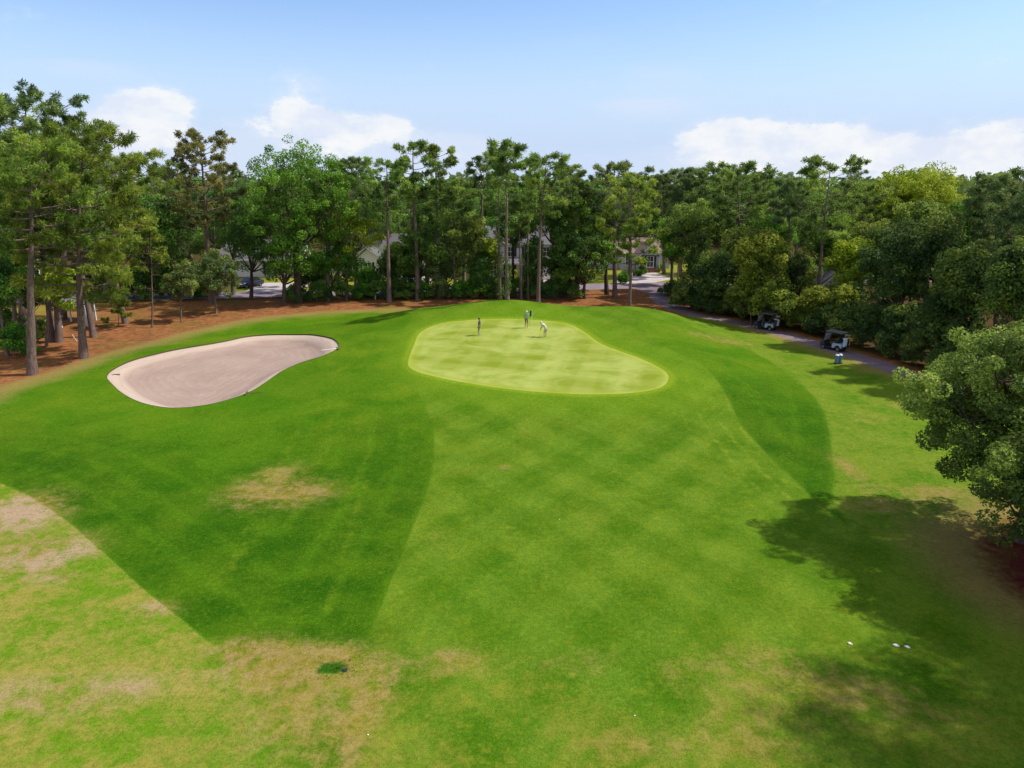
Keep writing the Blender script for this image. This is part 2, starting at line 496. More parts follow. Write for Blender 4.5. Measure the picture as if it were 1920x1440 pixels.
pd_ = seg_dist(X, Y, path_c, False)
side = sdf(X, Y, np.vstack([path_c, [(22, 118), (95, 122), (95, 22), (58, 20)]]))
A['woodfloor'] = np.clip(sstep(1.7, 3.2, side) * (X > 20) + sstep(140, 160, Y) + sstep(1, 4, Y - roadY) * (1 - sstep(-46, -40, X)) + sstep(-6.5, -4, Y - roadY) * (Y < roadY) * (X < 12), 0, 1)
sd_path = 1.3 - seg_dist(X, Y, path_c, False)
sd_path = np.maximum(sd_path, 1.3 + sstep(104, 111, Y) * 1.2 - seg_dist(X, Y, path_c, False))
sd_road = 3.0 - np.abs(Y - roadY) / math.sqrt(1 + .16 ** 2)
drive_polys = [np.array([(16.2, 116.2), (23.5, 117.2), (27.5, 122), (26.3, 131), (22.6, 131.5)]),
               np.array([(-40.5, 107), (-32.0, 108), (-33.0, 118), (-41, 117)]),
               np.array([(-20, 110.0), (-13.5, 111), (-13.5, 127), (-20, 127)]),
               np.array([(4.5, 114.2), (9.5, 115), (9.5, 121), (4.5, 121)])]
sd_drive = np.max([sdf(X, Y, p) for p in drive_polys], axis=0)

VX, VY = list(X), list(Y)
split_fields = {'bunker': A['sd_bunker'], 'green': A['sd_green'], 'path': np.clip(sd_path, -5, 5), 'road': np.clip(sd_road, -20, 20),
                'drive': np.clip(sd_drive, -5, 5), 'straw': A['sd_straw']}
ALLA = {k: list(v) for k, v in A.items()}
FLD = {k: list(v) for k, v in split_fields.items()}
idx = np.arange(nx * ny).reshape(ny, nx)
a_, b_, c_, d_ = idx[:-1, :-1].ravel(), idx[:-1, 1:].ravel(), idx[1:, 1:].ravel(), idx[1:, :-1].ravel()
TRI = np.vstack([np.stack([a_, b_, c_], 1), np.stack([a_, c_, d_], 1)])


def split(tri, key):
    f = np.array(FLD[key])
    pos = f[tri] > 0
    k = pos.sum(1)
    tin, tout = [tri[k == 3]], [tri[k == 0]]
    cache, nin, nout, cut = {}, [], [], []

    def cutv(i, j):
        e = (i, j) if i < j else (j, i)
        if e in cache:
            return cache[e]
        fi, fj = FLD[key][i], FLD[key][j]
        t = min(.98, max(.02, fi / (fi - fj)))
        VX.append(VX[i] + (VX[j] - VX[i]) * t)
        VY.append(VY[i] + (VY[j] - VY[i]) * t)
        for D in (ALLA, FLD):
            for q in D:
                D[q].append(D[q][i] + (D[q][j] - D[q][i]) * t)
        FLD[key][-1] = 0.0
        cache[e] = len(VX) - 1
        return cache[e]

    for tr, ps, kk in zip(tri[(k > 0) & (k < 3)], pos[(k > 0) & (k < 3)], k[(k > 0) & (k < 3)]):
        lone = list(ps).index(True) if kk == 1 else list(ps).index(False)
        i, j, l = int(tr[lone]), int(tr[(lone + 1) % 3]), int(tr[(lone + 2) % 3])
        p, q = cutv(i, j), cutv(i, l)
        one, two = [(i, p, q)], [(p, j, l), (p, l, q)]
        if kk == 1:
            nin += one
            nout += two
            cut.append((q, p))
        else:
            nin += two
            nout += one
            cut.append((p, q))
    if nin:
        tin.append(np.array(nin))
        tout.append(np.array(nout))
    return np.vstack(tin), np.vstack(tout), cut


ZT = {}
rest = TRI
bunker_cut = None
for key in ('bunker', 'green', 'path', 'road', 'drive', 'straw'):
    ZT[key], rest, cut = split(rest, key)
    if key == 'bunker':
        bunker_cut = cut
ZT['ground'] = rest
VX, VY = np.array(VX), np.array(VY)
VZ = hgt(VX, VY)
e = .05
NX = -(hgt(VX + e, VY) - hgt(VX - e, VY)) / (2 * e)
NY = -(hgt(VX, VY + e) - hgt(VX, VY - e)) / (2 * e)
ALLA = {k: np.array(v) for k, v in ALLA.items()}


def raw_mesh(name, V, F, mats, attrs=None, smooth=True, fm=None):
    """V (n,3); F (m,k) all faces with k corners"""
    me = bpy.data.meshes.new(name)
    n, (mf, k) = len(V), F.shape
    me.vertices.add(n)
    me.vertices.foreach_set('co', np.asarray(V, np.float32).ravel())
    me.loops.add(mf * k)
    me.loops.foreach_set('vertex_index', np.asarray(F, np.int32).ravel())
    me.polygons.add(mf)
    me.polygons.foreach_set('loop_start', np.arange(0, mf * k, k, dtype=np.int32))
    me.polygons.foreach_set('use_smooth', np.full(mf, smooth, bool))
    for mt in mats:
        me.materials.append(mt)
    if fm is not None:
        me.polygons.foreach_set('material_index', np.asarray(fm, np.int32))
    for a, v in (attrs or {}).items():
        at = me.attributes.new(a, 'FLOAT', 'POINT')
        at.data.foreach_set('value', np.asarray(v, np.float32))
    me.update(calc_edges=True)
    return me


def link(name, me, parent=None, **props):
    o = bpy.data.objects.new(name, me)
    COL.objects.link(o)
    if parent is not None:
        o.parent = parent
    for k, v in props.items():
        o[k] = v
    return o


def zone(name, tri, mat, drop=None, extra=None):
    used = np.unique(tri)
    remap = np.full(len(VX), -1)
    remap[used] = np.arange(len(used))
    V = np.stack([VX[used], VY[used], VZ[used]], 1)
    F = remap[tri]
    at = {k: v[used] for k, v in ALLA.items()}
    if drop is not None:
        V[:, 2] -= drop(at)
    me = raw_mesh(name, V, F, [mat], at)
    if drop is None:
        N = np.stack([NX[used], NY[used], np.ones(len(used))], 1)
        N /= np.linalg.norm(N, axis=1)[:, None]
        me.normals_split_custom_set_from_vertices(N.tolist())
    return link(name, me, kind='structure')


zone('ground', ZT['ground'], M_TURF)
zone('pine_straw', ZT['straw'], M_TURF)
zone('putting_green', ZT['green'], M_GREEN)
zone('cart_path', ZT['path'], M_PATH)
zone('road', ZT['road'], M_ROAD)
zone('driveway', ZT['drive'], M_CONC)
zone('sand_bunker', ZT['bunker'], M_SAND, drop=lambda at: .10 + .62 * sstep(0, 2.6, at['sd_bunker']))
cut = np.array(bunker_cut)
pv = np.stack([VX[cut], VY[cut], VZ[cut]], 2)
lo_ = pv.copy()
lo_[:, :, 2] -= .35
hi_ = pv.copy()
hi_[:, :, 2] += .03
LV = np.stack([hi_[:, 0], hi_[:, 1], lo_[:, 1], lo_[:, 0]], 1).reshape(-1, 3)
link('bunker_lip_ground', raw_mesh('bunker_lip', LV, np.arange(len(LV)).reshape(-1, 4), [M_SOIL], smooth=False), kind='structure').name = 'bunker_edge'

# ------------------------------------------------------------------ general mesh helpers
def bm_box(bm, c, s, rot=None):
    r = bmesh.ops.create_cube(bm, size=1.0)
    M = Matrix.Translation(c) @ (rot or Matrix.Identity(4)) @ Matrix.Diagonal((s[0], s[1], s[2], 1))
    bmesh.ops.transform(bm, matrix=M, verts=r['verts'])
    return r['verts']


def bm_cyl(bm, p0, p1, r0, r1=None, seg=10, caps=True):
    p0, p1 = Vector(p0), Vector(p1)
    r1 = r0 if r1 is None else r1
    q = (p1 - p0).to_track_quat('Z', 'Y')
    ra, rb = [], []
    for i in range(seg):
        a = 2 * math.pi * i / seg
        d = q @ Vector((math.cos(a), math.sin(a), 0))
        ra.append(bm.verts.new(p0 + d * r0))
        rb.append(bm.verts.new(p1 + d * r1))
    for i in range(seg):
        j = (i + 1) % seg
        bm.faces.new((ra[i], ra[j], rb[j], rb[i]))
    if caps:
        bm.faces.new(list(reversed(ra)))
        bm.faces.new(rb)


def bm_prism(bm, prof, y0, y1, ax='Y'):
    def P(a, b_, t):
        return (a, t, b_) if ax == 'Y' else (t, a, b_)
    A_ = [bm.verts.new(P(a, b_, y0)) for a, b_ in prof]
    B_ = [bm.verts.new(P(a, b_, y1)) for a, b_ in prof]
    n = len(prof)
    for i in range(n):
        j = (i + 1) % n
        bm.faces.new((A_[i], A_[j], B_[j], B_[i]))
    bm.faces.new(list(reversed(A_)))
    bm.faces.new(B_)


def bm_ball(bm, c, r, sc=(1, 1, 1), sub=2):
    v = bmesh.ops.create_icosphere(bm, subdivisions=sub, radius=r)['verts']
    bmesh.ops.transform(bm, matrix=Matrix.Translation(c) @ Matrix.Diagonal((sc[0], sc[1], sc[2], 1)), verts=v)


def bm_obj(name, fill, mat, parent=None, bevel=0.0, smooth=False, loc=None, **props):
    bm = bmesh.new()
    fill(bm)
    bmesh.ops.recalc_face_normals(bm, faces=bm.faces)
    if bevel:
        bmesh.ops.bevel(bm, geom=[e_ for e_ in bm.edges], offset=bevel, segments=1, affect='EDGES', clamp_overlap=True)
    me = bpy.data.meshes.new(name)
    bm.to_mesh(me)
    bm.free()
    me.materials.append(mat)
    if smooth:
        me.polygons.foreach_set('use_smooth', [True] * len(me.polygons))
    o = link(name, me, parent, **props)
    if loc is not None:
        o.location = loc
    return o


def thing(name, label, cat, loc=(0, 0, 0), rz=0.0, group=None):
    o = bpy.data.objects.new(name, None)
    o.empty_display_size = .2
    COL.objects.link(o)
    o.location = loc
    o.rotation_euler = (0, 0, rz)
    o['label'] = label
    o['category'] = cat
    if group:
        o['group'] = group
    return o


# ------------------------------------------------------------------ trees
def leaf_material(name, dark, mid, lite, trans=.3):
    m, b, out = new_mat(name)
    t = b.attr('tint')
    rnd = b.node('ShaderNodeObjectInfo').outputs['Random']
    c = b.mix(b.ss(.0, .55, t), dark, mid)
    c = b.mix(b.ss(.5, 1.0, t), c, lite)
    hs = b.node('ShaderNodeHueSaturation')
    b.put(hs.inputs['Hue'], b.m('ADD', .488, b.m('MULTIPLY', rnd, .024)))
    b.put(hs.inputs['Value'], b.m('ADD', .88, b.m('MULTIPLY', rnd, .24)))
    b.put(hs.inputs['Color'], c)
    c = hs.outputs[0]
    p = b.node('ShaderNodeBsdfPrincipled')
    b.put(p.inputs['Base Color'], c)
    p.inputs['Roughness'].default_value = .55
    p.inputs['Specular IOR Level'].default_value = .12
    tr = b.node('ShaderNodeBsdfTranslucent')
    b.put(tr.inputs['Color'], b.mix(.5, c, (.30, .36, .03, 1)))
    mx = b.node('ShaderNodeMixShader')
    mx.inputs[0].default_value = trans + .08
    b.l.new(p.outputs[0], mx.inputs[1])
    b.l.new(tr.outputs[0], mx.inputs[2])
    b.l.new(mx.outputs[0], out.inputs['Surface'])
    return m


def c4(*a):
    return tuple(a) + (1,)


LEAF = {
    'pine': leaf_material('pine_needles', c4(0.052, 0.108, 0.039), c4(0.159, 0.266, 0.064), c4(0.376, 0.505, 0.102), .3),
    'pinelit': leaf_material('pine_needles_sunlit', c4(0.061, 0.112, 0.026), c4(0.189, 0.294, 0.047), c4(0.432, 0.521, 0.080), .34),  # lighter, yellower copy of the needles, sunlight put into the colour
    'pinedark': leaf_material('pine_needles_dark', c4(0.047, 0.093, 0.053), c4(0.129, 0.207, 0.081), c4(0.289, 0.364, 0.125), .25),
    'pinebrown': leaf_material('pine_needles_brown', c4(0.075, 0.082, 0.053), c4(0.196, 0.189, 0.079), c4(0.346, 0.324, 0.115), .3),
    'oak': leaf_material('broad_leaves', c4(0.029, 0.100, 0.018), c4(0.086, 0.241, 0.028), c4(0.198, 0.411, 0.043), .32),
    'dark': leaf_material('broad_leaves_dark', c4(0.034, 0.090, 0.028), c4(0.087, 0.202, 0.041), c4(0.208, 0.374, 0.057), .25),
    'lime': leaf_material('broad_leaves_yellow', c4(0.125, 0.196, 0.017), c4(0.261, 0.371, 0.026), c4(0.459, 0.543, 0.046), .36),
    'olive': leaf_material('broad_leaves_olive', c4(0.068, 0.112, 0.031), c4(0.173, 0.255, 0.050), c4(0.366, 0.450, 0.088), .25),
    'grey': leaf_material('broad_leaves_grey', c4(0.054, 0.096, 0.037), c4(0.139, 0.209, 0.062), c4(0.279, 0.350, 0.095), .26),
    'vine': leaf_material('vine_leaves', c4(0.028, 0.063, 0.024), c4(0.076, 0.137, 0.038), c4(0.184, 0.250, 0.047), .22),
    'vinelit': leaf_material('vine_leaves_sunlit', c4(0.084, 0.130, 0.023), c4(0.198, 0.263, 0.036), c4(0.398, 0.423, 0.059), .3),  # vine leaves again with the sunlit tone put into the colour
}


def bark_material(name, a, c):
    m, b, out = new_mat(name)
    o = b.node('ShaderNodeTexCoord').outputs['Object']
    n = b.noise(b.mapping(o, (5, 5, 1.2)), 1.6, 5, .7)
    v = b.node('ShaderNodeTexVoronoi')
    b.put(v.inputs['Vector'], b.mapping(o, (7, 7, 2.2)))
    col = b.mix(b.ss(.3, .7, n), a, c)
    col = b.mix(b.m('MULTIPLY', b.ss(.45, .75, v.outputs[0]), .55), col, (.035, .026, .022, 1))
    principled(b, out, col, .9, n, .6, .06, spec=.1)
    return m


BARK = {'pine': bark_material('pine_bark', c4(.11, .075, .066), c4(.23, .165, .15)),
        'grey': bark_material('grey_bark', c4(.12, .10, .08), c4(.25, .21, .17)),
        'dark': bark_material('dark_bark', c4(.06, .045, .036), c4(.13, .10, .08))}


def unit(v):
    return v / (np.linalg.norm(v, axis=-1, keepdims=True) + 1e-9)


class Wood:
    def __init__(self):
        self.V, self.F, self.n = [], [], 0

    def tube(self, pts, rad, sides=6):
        pts = np.asarray(pts, float)
        n = len(pts)
        tan = unit(np.gradient(pts, axis=0))
        ref = np.array([1.0, 0, 0]) if abs(tan[0][0]) < .8 else np.array([0, 1.0, 0])
        u = unit(np.cross(tan, ref))
        w = np.cross(tan, u)
        a = np.linspace(0, 2 * math.pi, sides, endpoint=False)
        ring = pts[:, None, :] + np.asarray(rad)[:, None, None] * (np.cos(a)[None, :, None] * u[:, None, :] + np.sin(a)[None, :, None] * w[:, None, :])
        self.V.append(ring.reshape(-1, 3))
        i, j = np.meshgrid(np.arange(n - 1), np.arange(sides), indexing='ij')
        k = (j + 1) % sides
        f = np.stack([i * sides + j, i * sides + k, (i + 1) * sides + k, (i + 1) * sides + j], -1).reshape(-1, 4) + self.n
        self.F.append(f)
        self.n += n * sides

    def mesh(self, name, mat):
        return raw_mesh(name, np.vstack(self.V), np.vstack(self.F), [mat])


class Leaves:
    def __init__(self, rng):
        self.V, self.t, self.rng = [], [], rng

    def needles(self, c, out, r, n, w, tint):
        """a brush of n long thin blades round centre c"""
        g = self.rng
        d = unit(g.normal(size=(n, 3)) * .95 + out * .45 + np.array([0, 0, .30]))
        p = c + unit(g.normal(size=(n, 3))) * r * g.uniform(.05, .5, (n, 1)) * [1, 1, .75]
        L = r * g.uniform(.40, .70, (n, 1))
        side = unit(np.cross(d, g.normal(size=(n, 3))))
        W = w * g.uniform(.7, 1.3, (n, 1))
        mid = p + d * L * .5
        tip = p + d * L + np.array([0, 0, -.10]) * L
        self.V.append(np.stack([p, mid + side * W, tip, mid - side * W], 1))
        self.t.append(np.clip(tint + g.normal(size=n) * .14, 0, 1))

    def leaves(self, c, r, n, size, tint, crown_c=None, flat=.8):
        g = self.rng
        d = unit(g.normal(size=(n, 3)))
        d[:, 2] *= flat
        rr = r * g.uniform(.45, 1.0, (n, 1)) ** .6
        p = c + d * rr
        nrm = unit(d * .7 + g.normal(size=(n, 3)) * .55 + np.array([0, 0, .55]))
        ax = unit(np.cross(nrm, g.normal(size=(n, 3))))
        sd = np.cross(nrm, ax)
        s = size * g.uniform(.6, 1.35, (n, 1))
        self.V.append(np.stack([p - ax * s * .5, p + sd * s * .34 + nrm * s * .08, p + ax * s * .5 - nrm * s * .1, p - sd * s * .34 + nrm * s * .08], 1))
        self.t.append(np.clip(tint + g.normal(size=n) * .15, 0, 1))

    def mesh(self, name, mat):
        V = np.concatenate(self.V)
        t = np.repeat(np.concatenate(self.t), 4)
        return raw_mesh(name, V.reshape(-1, 3), np.arange(len(V) * 4).reshape(-1, 4), [mat], {'tint': t}, smooth=False)


def bez(p0, p1, p2, n):
    t = np.linspace(0, 1, n)[:, None]
    return (1 - t) ** 2 * p0 + 2 * t * (1 - t) * p1 + t * t * p2


def pine_meshes(seed, h, zb, rad, lean=(0, 0), bow=(0, 0), r0=None, mat='pine', bark='pine', dens=1.0, sparse=1.0, form='round',
                clump=.76, blades=84, bw=.045, ivy=0.0, deadlimbs=4):
    """h height, zb height of the lowest live limb, rad crown radius"""
    g = np.random.default_rng(seed)
    W, L = Wood(), Leaves(g)
    r0 = r0 or h * .0135 + .09
    n = 14
    t = np.linspace(0, 1, n)
    ax = np.stack([lean[0] * t + bow[0] * np.sin(t * math.pi) + .012 * h * np.cumsum(g.normal(size=n)) * .25 * t,
                   lean[1] * t + bow[1] * np.sin(t * math.pi) + .012 * h * np.cumsum(g.normal(size=n)) * .25 * t, h * t], 1)
    rr = r0 * (1 - t * .88)
    rr[0] *= 1.3
    ax[0, 2] = -.3
    W.tube(ax, rr, 8)

    def trunk(z):
        s = np.clip(z / h, 0, 1) * (n - 1)
        i = int(min(n - 2, s))
        return ax[i] + (ax[i + 1] - ax[i]) * (s - i), rr[min(n - 1, i)]

    nl = max(9, int((h - zb) * 3.3 * dens))
    az = g.uniform(0, 6.28)
    for i in range(nl):
        u = (i + g.uniform(0, .9)) / nl
        z = zb + (h - zb) * u
        az += 2.4 + g.normal() * .4
        prof = ((.62 + 1.0 * u) if u < .38 else .12 + .9 * math.sqrt(max(0, 1 - ((u - .38) / .64) ** 2))) if form == 'round' else (1.05 - u * .85)
        if g.random() > sparse and u < .9:
            continue
        ln = rad * prof * g.uniform(.65, 1.15)
        p0, tr = trunk(z)
        d = np.array([math.cos(az), math.sin(az), 0])
        rise = (-.06 + .5 * u) * ln
        p1 = p0 + d * ln * .55 + np.array([0, 0, rise * .25 - .06 * ln])
        p2 = p0 + d * ln + np.array([0, 0, rise + .12 * ln])
        limb = bez(p0, p1, p2, 6)
        W.tube(limb, np.linspace(min(tr * .55, .03 + ln * .022), .018, 6), 5)
        bt = g.uniform(.12, .85)
        ntw = max(3, int(2.2 + ln * 1.25))
        for k in range(ntw + 1):
            s = 1.0 if k == ntw else g.uniform(.38, .98)
            q = bez(p0, p1, p2, 21)[int(s * 20)]
            if k < ntw:
                sa = az + g.choice([-1, 1]) * g.uniform(.4, 1.2)
                tl = ln * g.uniform(.16, .36) * (1.25 - s * .5) + .25
                e_ = q + np.array([math.cos(sa) * tl, math.sin(sa) * tl, tl * g.uniform(.05, .55)])
                W.tube(np.stack([q, (q + e_) / 2 + [0, 0, -.04], e_]), [.022, .016, .01], 4)
            else:
                e_ = q
            o = unit((e_ - p0) * [1, 1, .6])
            cr = clump * g.uniform(.75, 1.25)
            nb = max(14, int(blades * g.uniform(.8, 1.2)))
            L.needles(e_, o, cr, nb, bw, np.clip(bt + g.normal() * .24, 0, 1))
            if g.random() < .3:
                L.needles(e_ - o * cr * .7 + g.normal(size=3) * .15, o, cr * .9, int(nb * .7), bw, np.clip(bt + g.normal() * .16 - .08, 0, 1))
    tp = ax[-1]
    for k in range(5):
        L.needles(tp + g.normal(size=3) * [.35, .35, .3] - [0, 0, .2], np.array([0, 0, 1.0]), clump * 1.05, blades, bw, .5)
    for k in range(deadlimbs):
        z = zb * g.uniform(.45, .98)
        p0, tr = trunk(z)
        a = g.uniform(0, 6.28)
        ln = g.uniform(.5, 1.6)
        p2 = p0 + np.array([math.cos(a) * ln, math.sin(a) * ln, g.uniform(-.3, .3)])
        W.tube(bez(p0, (p0 + p2) / 2 + [0, 0, .12], p2, 4), [.035, .025, .018, .01], 4)
    iv = None
    if ivy:
        iv = Leaves(g)
        for z in np.arange(.3, zb * ivy, .28):
            if g.random() < .3 + .5 * z / (zb * ivy):
                continue
            p0, tr = trunk(z)
            iv.leaves(p0 + g.normal(size=3) * .12, (tr + .30) * g.uniform(.6, 1.3), 32, .22, g.uniform(.1, .6), flat=1)
    return W.mesh('trunk', BARK[bark]), L.mesh('crown', LEAF[mat]), (iv.mesh('ivy', LEAF['dark']) if iv else None)


def broad_meshes(seed, h, zb, rad, lean=(0, 0), r0=None, mat='oak', bark='grey', lobes=9, clumps=12, leaf=.25, nleaf=105, clump=.85,
                 squash=1.0, stems=1, gap=.12, shape='dome'):
    """h height, zb height of the crown's underside, rad crown radius"""
    g = np.random.default_rng(seed)
    W, L = Wood(), Leaves(g)
    hc = (h - zb)
    ctr = np.array([lean[0], lean[1], zb + hc * .5])
    r0 = r0 or .10 + h * .014
    fork = max(zb + hc * .10, h * .16)
    forks = []
    for s in range(stems):
        off = g.normal(size=3) * [.35, .35, 0] * (stems > 1)
        base = np.array([off[0], off[1], -.3])
        fk = np.array([lean[0] * .35 + off[0] * 2, lean[1] * .35 + off[1] * 2, fork])
        W.tube(bez(base, (base + fk) / 2 + g.normal(size=3) * [.12, .12, 0], fk, 6), np.linspace(r0 * 1.25, r0 * .75, 6) / math.sqrt(stems), 8)
        forks.append(fk)
    # lobes spread over the crown's dome
    lob = []
    for i in range(lobes):
        u = (i + .5) / lobes
        a = i * 2.39996 + g.uniform(-.35, .35)
        if shape == 'mound':
            z = zb + hc * (.10 + .72 * u)
            rr = rad * .72 * math.sqrt(max(.02, 1 - u ** 1.5)) * g.uniform(.75, 1.05)
        elif shape == 'cone':
            z = zb + hc * (.08 + .86 * u)
            rr = rad * (1 - u) ** .7 * g.uniform(.5, .75)
        else:
            el = math.asin(1 - 2 * u * .90)
            rr = rad * math.cos(el) * g.uniform(.55, .72)
            z = ctr[2] + math.sin(el) * hc * .5 * .66
        lr = rad * g.uniform(.36, .52) * (1.0 if shape != 'cone' else (1.15 - .6 * u))
        if shape == 'mound':
            lr = min(lr, hc * .42)
        lob.append((np.array([ctr[0] + math.cos(a) * rr, ctr[1] + math.sin(a) * rr, z]), lr, g.uniform(.08, .88)))
    lob.append((ctr + [0, 0, hc * .12], rad * .5, .35))
    for c, lr, bt in lob:
        fk = forks[g.integers(len(forks))]
        mid = (fk + c) / 2 + np.array([0, 0, -.06 * h]) + g.normal(size=3) * .25
        W.tube(bez(fk, mid, c, 7), np.linspace(r0 * .5, .03, 7), 5)
        vs = min(1.0, hc / (2 * rad)) * squash
        nc = max(4, int(clumps * (lr / (rad * .45)) ** 1.5))
        for k in range(nc):
            d = unit(g.normal(size=3))
            if d[2] < -.35 and g.random() < .5:
                d[2] *= -1
            q = c + d * [1, 1, max(.7, vs)] * lr * g.uniform(.62, 1.0)
            q[2] = max(q[2], zb + g.uniform(.05, .5))
            if g.random() < gap:
                continue
            tw = bez(c, (c + q) / 2 + [0, 0, -.1], q, 4)
            if k % 2 == 0:
                W.tube(tw, [.03, .025, .018, .01], 4)
            L.leaves(q, clump * g.uniform(.65, 1.2), int(nleaf * g.uniform(.7, 1.25)), leaf, np.clip(bt + g.normal() * .17 + .12 * d[2], 0, 1))  # clumps on top of each lobe tinted lighter, top light put into colour
    return W.mesh('trunk', BARK[bark]), L.mesh('crown', LEAF[mat]), None


def place_tree(name, label, meshes, loc, group=None, rz=0.0, cat='tree', sc=1.0):
    e_ = thing(name, label, cat, loc, rz, group)
    e_.scale = (sc, sc, sc)
    tr, cr, iv = meshes
    link('trunk', tr, e_)
    link('crown', cr, e_)
    if iv:
        link('ivy', iv, e_)
    return e_


def spot(b):
    """(px, py) seen foot of a trunk, or (px, None, Y) for a hidden foot at depth Y"""
    if b[1] is not None:
        x, y = ground(b[0], b[1])
    else:
        y = b[2]
        z = 0.0
        dz = z - CAM_H
        depth = y * cP - dz * sP
        x = (b[0] - 960) / FPX * depth
    return x, y, float(hgt(x, y))


def tops(b, top, cb, hw):
    x, y, z = spot(b)
    tx, _, tz = at_depth(top[0], top[1], y)
    _, _, bz = at_depth(top[0], cb, y)
    depth = y * cP + (CAM_H - (tz + bz) / 2) * sP
    return x, y, z, tx - x, tz - z, bz - z, hw * depth / FPX


SEED = [100]


def pine(label, b, top, cb, hw, name='pine_tree', group=None, lean_y=0.0, bow=0.0, **kw):
    SEED[0] += 1
    x, y, z, lx, h, zb, rad = tops(b, top, cb, hw)
    bw_ = bow * (y / FPX)
    return place_tree(name, label, pine_meshes(SEED[0], h - .12 * rad - .35, max(.5, zb), rad * 1.06, (lx, lean_y), (bw_, 0), **kw), (x, y, z), group)


def broad(label, b, top, cb, hw, name='broadleaf_tree', group=None, cat='tree', **kw):
    SEED[0] += 1
    x, y, z, lx, h, zb, rad = tops(b, top, cb, hw)
    if cat != 'tree':
        kw.setdefault('shape', 'mound')
    return place_tree(name, label, broad_meshes(SEED[0], h * .97, max(.12, zb), rad * (.9 if cat == 'tree' else 1.0), (lx, 0), **kw), (x, y, z), group, cat=cat)


# ------------------------------------------------------------------ the trees, left to right
# pines standing on the straw left of the bunker
pine('nearest tall pine at far left, purple-brown trunk rooted where straw meets turf', (60, 702), (52, 262), 478, 112, mat='pinelit', blades=110, bw=.032, clump=.82, dens=1.05, r0=.40)
pine('tall pine with a straight reddish trunk between bunker and straw, needles hanging low', (157, 671), (146, 236), 560, 108, mat='pinelit', blades=110, bw=.032, clump=.82, dens=1.0, bow=-8, r0=.38)
pine('thick leaning pine trunk just behind the straight reddish pine left of the bunker', (176, 632), (122, 290), 470, 60, mat='pine', bow=-4)
pine('strongly leaning pine whose yellow-green crown overhangs toward the open gap', (236, 606), (228, 288), 425, 82, mat='pinelit', bow=-24, blades=100, bw=.035, clump=.8, dens=1.15)
pine('right trunk of the close pair of pines in the straw at left', (111, 641), (84, 262), 440, 62, mat='pine')
pine('left trunk of the close pair of pines in the straw at left', (99, 640), (52, 250), 430, 58, mat='pine')
pine('tallest dark pine rising highest against the sky at far left', (42, None, 80), (44, 168), 330, 92, mat='pinedark', dens=1.2)
pine('dark pine whose shoulder shows right of the tallest pine at far left', (118, None, 84), (118, 214), 360, 58, mat='pinedark')
pine('tall pine cut by the left edge of the picture', (-52, None, 70), (-40, 188), 420, 95, mat='pine')
pine('thin crooked young pine with a small olive crown on the straw slope', (285, 614), (277, 420), 505, 36, mat='pinelit', r0=.11, bow=3, deadlimbs=6, form='cone', clump=.5)
pine('little drooping pine sapling of light needles beside the leaning pine', (222, 612), (224, 545), 602, 20, name='pine_sapling', mat='pinelit', r0=.05, clump=.42, deadlimbs=0, form='cone')
broad('small yellow-green leafy tree leaning out left of the pine pair', (86, 649), (104, 492), 592, 40, mat='lime', lobes=6, clumps=7, leaf=.24, clump=.6, r0=.14)
broad('dark ivy-wrapped tree with slanting trunk behind the nearest pine', (34, 648), (18, 430), 575, 58, mat='dark', bark='grey', leaf=.26, r0=.22)
broad('slim grey tree leaning left out of the green shrub at far left', (13, 668), (-18, 470), 590, 40, mat='dark', bark='grey', leaf=.24, r0=.16)
broad('slender sapling with thin bent stem right of the nearest pine', (70, 640), (60, 520), 588, 24, mat='olive', lobes=5, clumps=5, leaf=.22, clump=.5, r0=.07)
broad('low bright green shrub spreading around the leaning trunks at far left', (26, 668), (24, 606), 664, 40, name='shrub', cat='shrub', mat='oak', lobes=7, clumps=8, leaf=.2, clump=.5, r0=.05)
broad('darker shrub behind the bright shrub at far left', (-10, 640), (-6, 570), 636, 46, name='shrub', cat='shrub', mat='dark', lobes=7, clumps=8, leaf=.2, clump=.5, r0=.05)
broad('small leafy shrub behind the slender bent sapling at left', (75, 628), (76, 598), 626, 18, name='shrub', cat='shrub', mat='olive', lobes=5, clumps=6, leaf=.18, clump=.4, r0=.04)
broad('small round grey-green tree on thin stem, left of the larger grey-green one', (340, 604), (334, 480), 572, 36, mat='grey', lobes=8, clumps=8, leaf=.22, clump=.55, r0=.10)
broad('larger round grey-green tree on thin stem in the straw before the brownish pine', (406, 588), (394, 466), 560, 54, mat='grey', lobes=11, clumps=9, leaf=.22, clump=.6, r0=.14)
pine('single tall pine with brownish crown and long bare trunk left of the big leafy tree', (397, None, 96), (373, 246), 425, 60, mat='pinebrown', dens=1.15, clump=.66)
pine('slim dark pine half hidden behind the brownish pine', (335, None, 104), (335, 300), 420, 30, mat='pinedark', sparse=.8)
# the big leafy trees left of the middle
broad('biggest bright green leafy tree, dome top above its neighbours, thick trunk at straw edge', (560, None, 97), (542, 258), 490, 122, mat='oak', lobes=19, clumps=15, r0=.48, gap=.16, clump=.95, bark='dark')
broad('leafy green tree filling the right shoulder of the biggest dome-topped tree', (616, None, 99), (612, 280), 480, 70, mat='oak', lobes=11, clumps=11, r0=.3, gap=.2)
broad('yellow-green leafy tree reaching right beside the grey-roofed house', (650, 563), (652, 378), 505, 68, mat='lime', lobes=10, clumps=10, r0=.26, gap=.2, bark='dark')
broad('bright leafy tree on a pale trunk standing in front of the biggest tree', (531, 573), (533, 416), 545, 52, mat='oak', lobes=10, clumps=10, r0=.30, bark='dark')
broad('mid green low tree between the pale-trunked tree and the grey-roofed house', (618, 562), (634, 446), 538, 58, mat='oak', lobes=9, clumps=9, r0=.2, bark='dark')
broad('dark leafy tree over the parked car', (470, None, 100), (472, 392), 522, 60, mat='dark', lobes=9, r0=.25, bark='dark')
